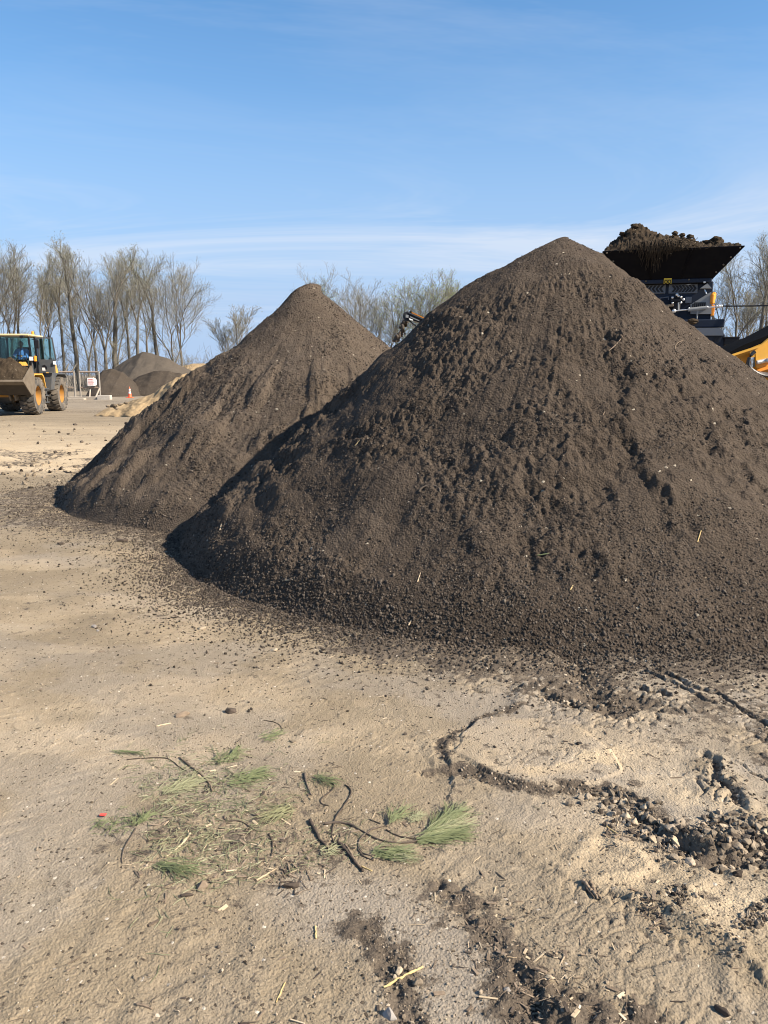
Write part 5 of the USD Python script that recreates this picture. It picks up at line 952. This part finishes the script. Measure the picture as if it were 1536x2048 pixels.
def ground_line(px, lift=0.0, n=20):
    p = np.array([G(*q) for q in px]); c = spline(np.column_stack([p, np.zeros(len(p))]), n) if len(p) > 2 else np.column_stack([p[0] + (p[1] - p[0]) * np.linspace(0, 1, 8)[:, None], np.zeros(8)])
    z = gh(c[:, 0], c[:, 1]); k = np.ones(5) / 5; z = np.maximum(z, np.convolve(np.pad(z, 2, mode='edge'), k, 'valid')); c[:, 2] = z + lift; return c
def stick_mesh(px, r, taper=.5, lift=None, n=22, knob=.26, seed=0):
    c = ground_line(px, r * .7 if lift is None else lift, n); g = np.random.default_rng(seed + int(px[0][0])); k = len(c)
    c += g.normal(0, r * .18, c.shape) * [1, 1, .5]; rad = r * (1 - (1 - taper) * np.linspace(0, 1, k)) * (1 + knob * g.normal(0, 1, k).clip(-1.2, 1.6)); return tube(c, rad, 7)
def needles(b, t, n, spread=.35, L=.10, along=.7, r=.0010, seed=1, lift=.012, wide=.0):
    g = np.random.default_rng(seed); B, T = G(*b), G(*t); d = T - B; D = np.hypot(*d); ang0 = math.atan2(d[1], d[0]); ch = []
    for i in range(int(n * (.62 if n > 300 else .36))):
        f = along * g.random(); s = np.append(B + d * f + np.array([-d[1], d[0]]) / D * g.normal(0, 1) * wide, 0); s[2] = gh(s[0], s[1]) + .004 + lift * g.random(); a = ang0 + g.normal(0, spread * 1.25); l = L * (.6 + .5 * g.random()); bend = g.normal(0, .25); up = g.normal(.05, .10)
        e1 = s + np.array([math.cos(a), math.sin(a), up]) * l * .5; e2 = e1 + np.array([math.cos(a + bend), math.sin(a + bend), up - .15]) * l * .5
        for e in (e1, e2): e[2] = max(e[2], gh(e[0], e[1]) + .003)
        ch.append((np.array([s, e1, e2]), np.array([r, r, r * .5]) * (.7 + .6 * g.random())))
    return tubes(ch, 3)
def stick(name, px, r, mat, label, taper=.5, group=None, cat_='stick', **k): return top(name, stick_mesh(px, r * .8, taper, **k), MATS[mat], label, cat_, group, smooth=True)
def spray(label, stems, tufts, group=None, mat='dark_wood'):
    B = G(*stems[0][0][0]) if stems else G(*tufts[0][0]); t = thing('pine_branch', label, 'pine branch', (0, 0, 0), 0, group)
    for px, r in stems: part(t, 'stem', stick_mesh(px, r, .55, seed=3), MATS[mat], smooth=True)
    for i, (b, e, n, sp, L, al, mt, wd) in enumerate(tufts): part(t, 'needles', needles(b, e, n, sp, L, al, (.00115), 17 + i + int(b[0]), .010, wd), MATS[mt], smooth=False, kind='stuff')
    return t
spray('large pine branch with a two lobed green brush of needles', [([(648, 1640), (703, 1643), (736, 1662), (770, 1675), (838, 1672)], .0045), ([(772, 1651), (801, 1665), (862, 1664)], .003)],
      [((832, 1676), (920, 1664), 330, .22, .12, .75, 'green_needles', .012), ((855, 1662), (915, 1622), 330, .30, .11, .85, 'green_needles', .012), ((850, 1665), (930, 1640), 160, .20, .11, .75, 'faded_needles', .012)])
spray('pine branch below the large one, its needles fading at the tip', [([(765, 1644), (735, 1657), (718, 1676), (718, 1690), (745, 1704)], .0035), ([(716, 1690), (728, 1705), (748, 1712)], .003)],
      [((742, 1702), (800, 1704), 260, .24, .10, .75, 'green_needles', .012), ((785, 1706), (828, 1712), 70, .28, .07, .6, 'faded_needles', .014)])
spray('pine twig with a small green tuft and a faded tuft, left of the large branch', [([(730, 1662), (748, 1650), (775, 1643)], .003)], [((775, 1643), (815, 1612), 130, .34, .09, .7, 'green_needles', .01), ((815, 1640), (846, 1622), 110, .5, .055, .7, 'faded_needles', .01)])
spray('pine twig with thin curved stem and small tuft above the dark sticks', [([(659, 1556), (654, 1581), (641, 1594), (658, 1605)], .003)], [((622, 1548), (672, 1562), 150, .4, .07, .8, 'green_needles', .012)])
spray('pine twig with curled stem and dark green fan at the left', [([(272, 1653), (256, 1680), (246, 1702), (245, 1728)], .0028)], [((270, 1652), (298, 1622), 150, .42, .075, .6, 'green_needles', .008)])
spray('pine spray of drooping dark needles nearest the bottom left', [], [((308, 1728), (384, 1748), 210, .20, .09, .8, 'green_needles', .012)])
spray('wide faded pine spray under the long brown stick', [], [((322, 1585), (396, 1556), 260, .30, .09, .9, 'faded_needles', .025)])
spray('flattened pine spray right of the long brown stick', [], [((452, 1562), (528, 1545), 280, .35, .09, .9, 'green_needles', .025)])
spray('thin pine spray highest of the green litter', [], [((432, 1526), (486, 1496), 200, .5, .07, .9, 'green_needles', .025)])
spray('sparse dark pine spray at the end of the thin twig', [([(253, 1515), (295, 1511), (338, 1514), (360, 1530), (373, 1536)], .0028)], [((222, 1498), (285, 1505), 80, .12, .08, .8, 'green_needles', .008)])
spray('faded pine spray left of the curved dark stick', [], [((590, 1606), (530, 1632), 210, .3, .08, .9, 'faded_needles', .02)])
spray('little pine tuft beside the dark stone at the top right of the litter', [], [((522, 1478), (560, 1462), 110, .5, .06, .9, 'green_needles', .02)])
spray('scattered short pine needles left of the pale stick', [], [((180, 1650), (260, 1640), 160, 1.2, .05, 1.0, 'green_needles', .04)])
spray('scattered pine needles in front of the pale stick', [], [((300, 1700), (440, 1668), 240, 1.3, .05, 1.0, 'faded_needles', .05)])
spray('small pale tuft by the lower end of the curved dark stick', [], [((640, 1705), (662, 1696), 80, .9, .05, 1.0, 'faded_needles', .012)])
stick('stick', [(360, 1512), (386, 1531), (406, 1549), (425, 1577)], .0075, 'brown_wood', 'long thick brown stick lying among the left pine sprays', .7)
stick('twig', [(412, 1566), (416, 1580)], .004, 'dark_wood', 'short dark twig touching the foot of the long brown stick')
stick('stick', [(610, 1540), (614, 1566), (623, 1584)], .006, 'dark_wood', 'short upright dark stick above the curved sticks', .5)
stick('stick', [(690, 1563), (702, 1578), (693, 1597), (684, 1609), (672, 1626), (666, 1643), (664, 1669), (669, 1679)], .0042, 'dark_wood', 'long winding dark twig between the two groups of pine needles', .7)
stick('stick', [(620, 1633), (630, 1657), (645, 1679), (661, 1693), (687, 1700)], .0085, 'dark_wood', 'thick curved dark stick left of the paired thick sticks', .5)
stick('stick', [(674, 1677), (690, 1692), (703, 1708), (726, 1735)], .008, 'dark_wood', 'thick straight dark stick, outer one of a pair', .6); stick('stick', [(690, 1681), (698, 1693), (707, 1709), (722, 1729)], .006, 'brown_wood', 'thick straight stick, inner one of a pair', .6)
stick('twig', [(448, 1627), (461, 1637), (478, 1637), (500, 1650), (526, 1658)], .0035, 'dark_wood', 'thin reddish dark twig in the middle of the litter')
stick('stick', [(380, 1663), (357, 1692), (331, 1715)], .0045, 'pale_wood', 'pale peeled stick left of the middle of the litter', .7); stick('stick', [(294, 1678), (322, 1674), (350, 1673)], .004, 'brown_wood', 'straight brown twig left of the pale peeled stick')
stick('stick', [(513, 1756), (554, 1731)], .004, 'pale_wood', 'pale splinter above the dark bark piece'); stick('twig', [(527, 1435), (549, 1439), (564, 1456)], .003, 'dark_wood', 'hooked thin twig at the top of the litter')
stick('twig', [(537, 1664), (545, 1690), (541, 1708)], .004, 'dark_wood', 'short dark twig standing left of the curved thick stick'); stick('twig', [(575, 1722), (582, 1746)], .004, 'brown_wood', 'short brown twig over the dark bark piece')
stick('straw_stalk', [(768, 1968), (806, 1948), (846, 1926)], .0046, 'straw', 'thick yellow straw stalk lying across the dark crumbs at the bottom', .8, cat_='straw'); stick('straw_stalk', [(630, 1843), (632, 1867)], .004, 'straw', 'short orange yellow straw bit left of the grey patch', .8, cat_='straw')
stick('straw_stalk', [(722, 1724), (744, 1734)], .0035, 'straw', 'yellow straw bit at the end of the paired thick sticks', .8, cat_='straw'); stick('straw_stalk', [(552, 1992), (570, 1952)], .0028, 'straw', 'thin pale straw curved at the bottom centre', .8, cat_='straw')
stick('straw_stalk', [(1207, 1646), (1240, 1668)], .003, 'straw', 'straw stalk below the crusted lip', .8, cat_='straw'); stick('straw_stalk', [(1292, 1630), (1340, 1668)], .0032, 'pale_wood', 'pale stalk lying along the foot of the clod line', .8, cat_='straw')
stick('straw_stalk', [(272, 2000), (304, 2006)], .004, 'brown_wood', 'short brown stub at the bottom left edge', .9, cat_='straw'); stick('stick', [(312, 1450), (342, 1443)], .0045, 'pale_wood', 'pale twig left of the light bark piece', .7)
stick('stick', [(1165, 1762), (1180, 1778), (1196, 1796)], .010, 'brown_wood', 'splintered brown wood fragment, longest of a bundle', .4); stick('stick', [(1180, 1766), (1190, 1782), (1203, 1798)], .008, 'brown_wood', 'splintered wood fragment, right one of the bundle', .4); stick('stick', [(1172, 1775), (1188, 1795)], .006, 'dark_wood', 'dark splinter under the wood bundle', .4)
stick('stick', [(132, 940), (148, 947), (172, 948)], .014, 'dark_wood', 'dark bent branch sticking out behind the second pile', .6)
def rock(name, px, w, h, seed, mat, label, cat_, flat=.6, sub=3, rough=.42, turn=0.0, dz=.28):
    p = G(*px); sc = np.hypot(p[1], EYE) / FPX; m = chunk(seed, (1, h, flat), 18, 2, .16); v = m.vertices * (w * sc * .5); c, s = math.cos(turn), math.sin(turn)
    v = np.stack([v[:, 0] * c - v[:, 1] * s, v[:, 0] * s + v[:, 1] * c, v[:, 2]], 1); z = float(gh(np.array([p[0]]), np.array([p[1]]))[0]); m.vertices = v + np.array([p[0], p[1], z + w * sc * .5 * flat * (1 - dz * 2) * .9]); return top(name, m, MATS[mat], label, cat_, smooth=50)
rock('stone', (781, 2024), 27, .85, 301, 'grey_stone', 'rounded grey stone at the bottom centre edge', 'stone', .8); rock('stone', (1013, 1976), 16, .9, 302, 'grey_stone', 'small grey stone by the wood chip trail', 'stone', .8)
rock('stone', (1099, 1963), 20, .6, 303, 'pale_clay', 'flat pale stone right of the small grey stone', 'stone', .5); rock('stone', (835, 1962), 22, .9, 304, 'dull_earth', 'brownish stone under the thick straw stalk', 'stone', .8)
rock('stone', (798, 1938), 18, .9, 314, 'pale_clay', 'pale crumbly stone above the thick straw stalk', 'stone', .7); rock('stone', (585, 1478), 17, .6, 305, 'dull_earth', 'flat brown stone right of the pine litter', 'stone', .4)
rock('bark_piece', (364, 1427), 32, .45, 306, 'brown_wood', 'light bark piece with a dark underside above the litter', 'bark', .45, turn=.5); rock('bark_piece', (460, 1418), 26, .7, 307, 'dark_wood', 'dark bark lump right of the light bark piece', 'bark', .6)
rock('bark_piece', (404, 1772), 28, .6, 308, 'brown_wood', 'tan wood block with a sharp shadow at the lower left', 'bark', .7, turn=.3); rock('bark_piece', (372, 1790), 26, .35, 309, 'dark_wood', 'black bark strip beside the tan wood block', 'bark', .4, turn=.2); rock('bark_piece', (583, 1768), 34, .4, 310, 'dark_wood', 'black bark strip left of the grey patch', 'bark', .5, turn=.15)
rock('bark_piece', (1442, 2018), 34, .4, 311, 'dark_wood', 'dark bark stub at the bottom right corner', 'bark', .5, turn=-.8); rock('stone', (188, 1250), 12, .8, 312, 'grey_stone', 'small dark stone alone on the left bare ground', 'stone', .7); rock('stone', (196, 1259), 8, .8, 313, 'grey_stone', 'tiny stone below the small dark stone', 'stone', .7)
rock('stone', (404, 1254), 16, .8, 315, 'pale_clay', 'pale stone near the foot of the large pile', 'stone', .7); rock('stone', (545, 1296), 24, .6, 316, 'pale_clay', 'flat pale clay lump in front of the large pile', 'stone', .4)
rock('bark_piece', (120, 1089), 20, .5, 317, 'dark_wood', 'dark bark piece at the edge of the gravel apron', 'bark', .4); rock('bark_piece', (245, 1083), 28, .45, 318, 'dark_wood', 'dark flat bark piece between the feet of the two piles', 'bark', .35)
rock('soil_clod', (255, 849), 13, .8, 319, 'soil_grain', 'dark clod alone in front of the loader', 'soil clod', .7); rock('soil_clod', (91, 911), 10, .8, 320, 'soil_grain', 'dark clod nearest the left edge on the yellow sand', 'soil clod', .7); rock('soil_clod', (138, 906), 12, .7, 321, 'soil_grain', 'dark clod on the yellow sand right of the other', 'soil clod', .6)
rock('soil_clod', (150, 850), 10, .8, 322, 'soil_grain', 'dark clod between the loader and the sand mound', 'soil clod', .7); rock('soil_clod', (136, 868), 8, .7, 323, 'soil_grain', 'small dark clod left of the yellow sand tracks', 'soil clod', .6)
sm = trimesh.creation.box((.022, .014, .003)); pr = G(206, 1628); sm.vertices += np.array([pr[0], pr[1], float(gh(np.array([pr[0]]), np.array([pr[1]]))[0]) + .008]); top('red_scrap', sm, MATS['red_scrap'], 'tiny bright red plastic scrap at the left', 'scrap')
# bits on the large pile
def on_pile(px, c=PILE1, H=H1, R=R1):
    d = ray(*px); t = np.linspace(3, 14, 1600); q = np.array([0, 0, EYE]) + d[None] * t[:, None]; tree_ = on_pile.tree; zz = on_pile.z[tree_.query(q[:, :2])[1]]; k = np.argmax(q[:, 2] < zz); return q[k]
from scipy.spatial import cKDTree
on_pile.tree = cKDTree(pv1[:, :2]); on_pile.z = pv1[:, 2]
for k, (pts, r, mt, lab) in enumerate((([(838, 985), (850, 974), (872, 974), (880, 985)], .006, 'dark_wood', 'dark arched root half buried in the large pile'), ([(1218, 702), (1232, 690), (1245, 672)], .0035, 'brown_wood', 'light brown root near the top of the runnel on the large pile'), ([(1200, 845), (1210, 822)], .003, 'brown_wood', 'light brown twig on the middle of the large pile'),
    ([(1350, 700), (1356, 686), (1366, 682)], .003, 'brown_wood', 'small curled root on the right slope of the large pile'), ([(565, 1163), (586, 1161)], .006, 'pale_wood', 'pale splinter low on the left of the large pile'), ([(710, 893), (720, 881)], .004, 'straw', 'straw bit on the left shoulder of the large pile'), ([(1075, 1112), (1098, 1108)], .004, 'green_needles', 'green grass blade on the lower face of the large pile'),
    ([(835, 1165), (841, 1147)], .004, 'pale_wood', 'pale twig above the foot of the large pile'), ([(817, 1252), (824, 1240)], .005, 'pale_wood', 'pale chip at the foot of the large pile'), ([(1140, 1182), (1146, 1172)], .004, 'straw', 'straw bit near the foot of the large pile'), ([(440, 1062), (443, 1050)], .006, 'pale_wood', 'white splinter low on the left flank of the large pile'), ([(1395, 1085), (1402, 1062)], .0035, 'straw', 'straw bit right of the runnel on the large pile'))):
    p = np.array([on_pile(q) for q in pts]); p[:, 2] += r; top('root' if 'root' in lab else 'twig', tube(spline(p, 10) if len(p) > 2 else p, r, 6), MATS[mt], lab, 'root' if 'root' in lab else 'twig', smooth=True)
# white flecks and chips in the soil of both piles
P = surface_points(pv1, pf1, 450, g1, facing); scatter('light_chips', [(LUMPS[2], MATS['pale_clay']), (box(-2, 2, -.4, .4, -.3, .3), MATS['pale_wood'])], P, random_quats(450, g1), .0020 + .003 * g1.random(450) ** 3, (g1.random(450) < .5).astype(int), 'pale chips and straw flecks in the large pile', 'chips')
# clods along the broken crust
def along(poly, n, g, width, lo=0., hi=1., bias=0.0):
    P = np.asarray(poly); L = np.concatenate([[0], np.cumsum(np.linalg.norm(np.diff(P, axis=0), axis=1))]); s = L[-1] * (lo + (hi - lo) * g.random(n)); k = np.clip(np.searchsorted(L, s) - 1, 0, len(P) - 2); d = P[k + 1] - P[k]; d /= np.linalg.norm(d, axis=1, keepdims=True)
    return P[k] + d * (s - L[k])[:, None] + np.stack([-d[:, 1], d[:, 0]], 1) * (g.normal(0, 1, n) * width + bias)[:, None]
CLODS = [chunk(400 + k, s, 16, 2, .20) for k, s in enumerate(((1, .85, .7), (.8, 1, .8), (1.1, .8, .6), (1, 1, .85), (.9, .7, .6)))]
gq = np.random.default_rng(77); pts, scs = [], []
for poly, n, w, lo, hi, b, s0, s1, pw in ((LIP, 420, .022, .08, .5, -.012, .002, .009, 3.0), (LIP, 900, .055, .48, 1.0, -.035, .003, .024, 3.4), (z4((1240, 870), (1330, 900), (1420, 930), (1560, 960)), 380, .06, 0, 1, 0, .003, .024, 3.0), (CRACK, 190, .022, 0, 1, 0, .002, .010, 3.0), (VALLEY, 420, .06, 0, 1, 0, .003, .016, 3.2), (TRENCH, 120, .03, 0, 1, 0, .004, .018, 2.2),
    (CRK3, 160, .03, 0, 1, 0, .003, .009, 2.), (CRK5, 160, .04, 0, 1, 0, .004, .012, 2.), (RIDGE, 160, .03, 0, 1, -.02, .003, .008, 2.), (TRAIL1, 420, .055, 0, 1, 0, .0015, .007, 3.), (TRAIL2, 380, .04, 0, 1, 0, .0015, .009, 3.), (TRAIL3, 300, .07, 0, 1, 0, .0015, .006, 3.), (z4((1440, 1240), (1530, 1290)), 120, .05, 0, 1, 0, .004, .014, 2.), (z4((1110, 1170), (1190, 1180), (1180, 1160)), 80, .03, 0, 1, 0, .004, .012, 2.)):
    pts.append(along(poly, n, gq, w, lo, hi, b)); scs.append(s0 + (s1 - s0) * gq.random(n) ** pw)
pts, scs = np.vstack(pts), np.concatenate(scs); zc = gh(pts[:, 0], pts[:, 1]); big = np.argsort(-scs)[:40]; rest = np.setdiff1d(np.arange(len(scs)), big)
scatter('earth_crumbs', [(m, MATS[mt]) for m in CLODS[:3] for mt in ('dull_earth', 'earth_grain', 'soil_grain')], np.column_stack([pts, zc + scs * .12])[rest], random_quats(len(rest), gq), scs[rest], gq.integers(0, 9, len(rest)), 'small earth crumbs along the cracks and crusts of the ground', 'earth crumbs')
srcs = []
for i, k in enumerate(big):
    loc = (pts[k, 0], pts[k, 1], zc[k] + scs[k] * .12); s = scs[k]; lab = 'dry earth clod lying along the broken crust on the right'; grp = 'earth clods along the broken crust'
    if i < 5:
        m = CLODS[i].copy(); x = thing('earth_clod', lab, 'earth clod', (0, 0, 0), 0, grp); x.ClearXformOpOrder(); x.GetPrim().RemoveProperty('xformOp:translate'); part(x, 'crust', m, MATS[('dull_earth', 'pale_clay', 'earth_grain', 'dull_earth', 'earth_grain')[i]], smooth=60); srcs.append(x)
        x.AddTranslateOp(opSuffix='at').Set(Gf.Vec3d(*map(float, loc))); x.AddRotateZOp(opSuffix='turn').Set(float(gq.random() * 360)); x.AddScaleOp(opSuffix='size').Set(Gf.Vec3f(float(s), float(s), float(s)))
    else: copy_of(srcs[int(gq.choice([0, 0, 1, 2, 3, 4]))], 'earth_clod', lab, loc, gq.random() * 6.28, (s, s * (.8 + .4 * gq.random()), s * (.7 + .4 * gq.random())), grp, 'earth clod')
# loose grit and wood bits all over the near ground
n = 56000; gy_ = 1.35 + 4.9 * gq.random(n) ** 1.15; gx_ = (gq.random(n) - .5) * 1.15 * gy_; w = fbm(np.stack([gx_ * 2.5, gy_ * 2.5, gx_ * 0], 1), 3, 91); kp = gq.random(n) < sstep(.30, .65, w) + .15; gx_, gy_ = gx_[kp], gy_[kp]; n = len(gx_)
sc = .0009 + .0032 * gq.random(n) ** 3.4 + .004 * (gq.random(n) < .012); P = np.column_stack([gx_, gy_, gh(gx_, gy_) + sc * .3])
scatter('ground_grit', [(LUMPS[0], MATS['dull_earth']), (LUMPS[1], MATS['earth_grain']), (LUMPS[2], MATS['earth_grain']), (LUMPS[3], MATS['dull_earth']), (LUMPS[0], MATS['grey_stone']), (LUMPS[1], MATS['pale_clay']), (LUMPS[2], MATS['soil_grain'])], P, random_quats(n, gq), sc, gq.choice(7, n, p=[.24, .22, .2, .14, .04, .06, .10]), 'fine grit and small crumbs over the near ground', 'grit')
def flat_quats(n, g, tilt=.15):
    from scipy.spatial.transform import Rotation
    q = (Rotation.from_euler('z', g.random(n) * 6.28) * Rotation.from_euler('xy', g.normal(0, tilt, (n, 2)))).as_quat(); return q[:, [3, 0, 1, 2]]
bits = [tube(np.array([[-1, 0, 0], [-.3, .06, .02], [.4, -.04, .0], [1, .05, 0]]), [.045, .05, .045, .03], 4), box(-1, 1, -.10, .10, -.03, .03), tube(np.array([[-1, -.2, 0], [0, .12, .02], [1, -.1, 0]]), [.03, .035, .02], 4), box(-.6, .6, -.22, .22, -.05, .05, .03)]
A = [along(DEBRIS, 700, gq, .20), along(TRAIL1, 260, gq, .09), along(TRAIL3, 300, gq, .10), along(z4((1010, 1260), (1080, 1260)), 90, gq, .045), along(z4((850, 870), (930, 900)), 60, gq, .05), along(pl((560, 1700), (640, 1760)), 200, gq, .08), along(pl((400, 1560), (520, 1540), (600, 1600)), 220, gq, .15)]
m_ = 900; yb = 1.4 + 3.8 * gq.random(m_); A.append(np.column_stack([(gq.random(m_) - .5) * 1.1 * yb, yb])); P2 = np.vstack(A); nb = len(P2); sc = .006 + .022 * gq.random(nb) ** 2.6
scatter('wood_bits', [(m, MATS[mt]) for m in bits for mt in ('brown_wood', 'dark_wood', 'pale_wood')], np.column_stack([P2, gh(P2[:, 0], P2[:, 1]) + .0025]), flat_quats(nb, gq), sc, gq.choice(12, nb, p=np.tile([.5, .34, .16], 4) / 4), 'small wood bits and bark shreds strewn over the ground', 'wood bits')
n = 900; P3 = np.vstack([along(DEBRIS, 500, gq, .25), along(pl((300, 1600), (480, 1540)), 400, gq, .2)]); scatter('loose_needles', [(bits[0], MATS['faded_needles']), (bits[2], MATS['green_needles'])], np.column_stack([P3, gh(P3[:, 0], P3[:, 1]) + .002]), flat_quats(n, gq), np.column_stack([.018 + .02 * gq.random(n)] + [np.full(n, .024)] * 2), gq.integers(0, 2, n), 'loose single pine needles between the sprays', 'pine needles')
# clods churned up on the sandy tracks further off
n = 420; yb = 13.0 + gq.normal(0, 1.0, n) + (gq.random(n) < .35) * gq.random(n) * 12; xb = -.5 * yb + gq.random(n) * (.30 * yb); sc = .012 + .045 * gq.random(n) ** 3; scatter('track_clods', [(m, MATS['dull_earth']) for m in CLODS[:2]] + [(CLODS[2], MATS['soil_grain'])], np.column_stack([xb, yb, gh(xb, yb) + sc * .3]), random_quats(n, gq), sc, gq.integers(0, 3, n), 'dark crumbs churned up on the yellow sand tracks', 'soil crumbs')
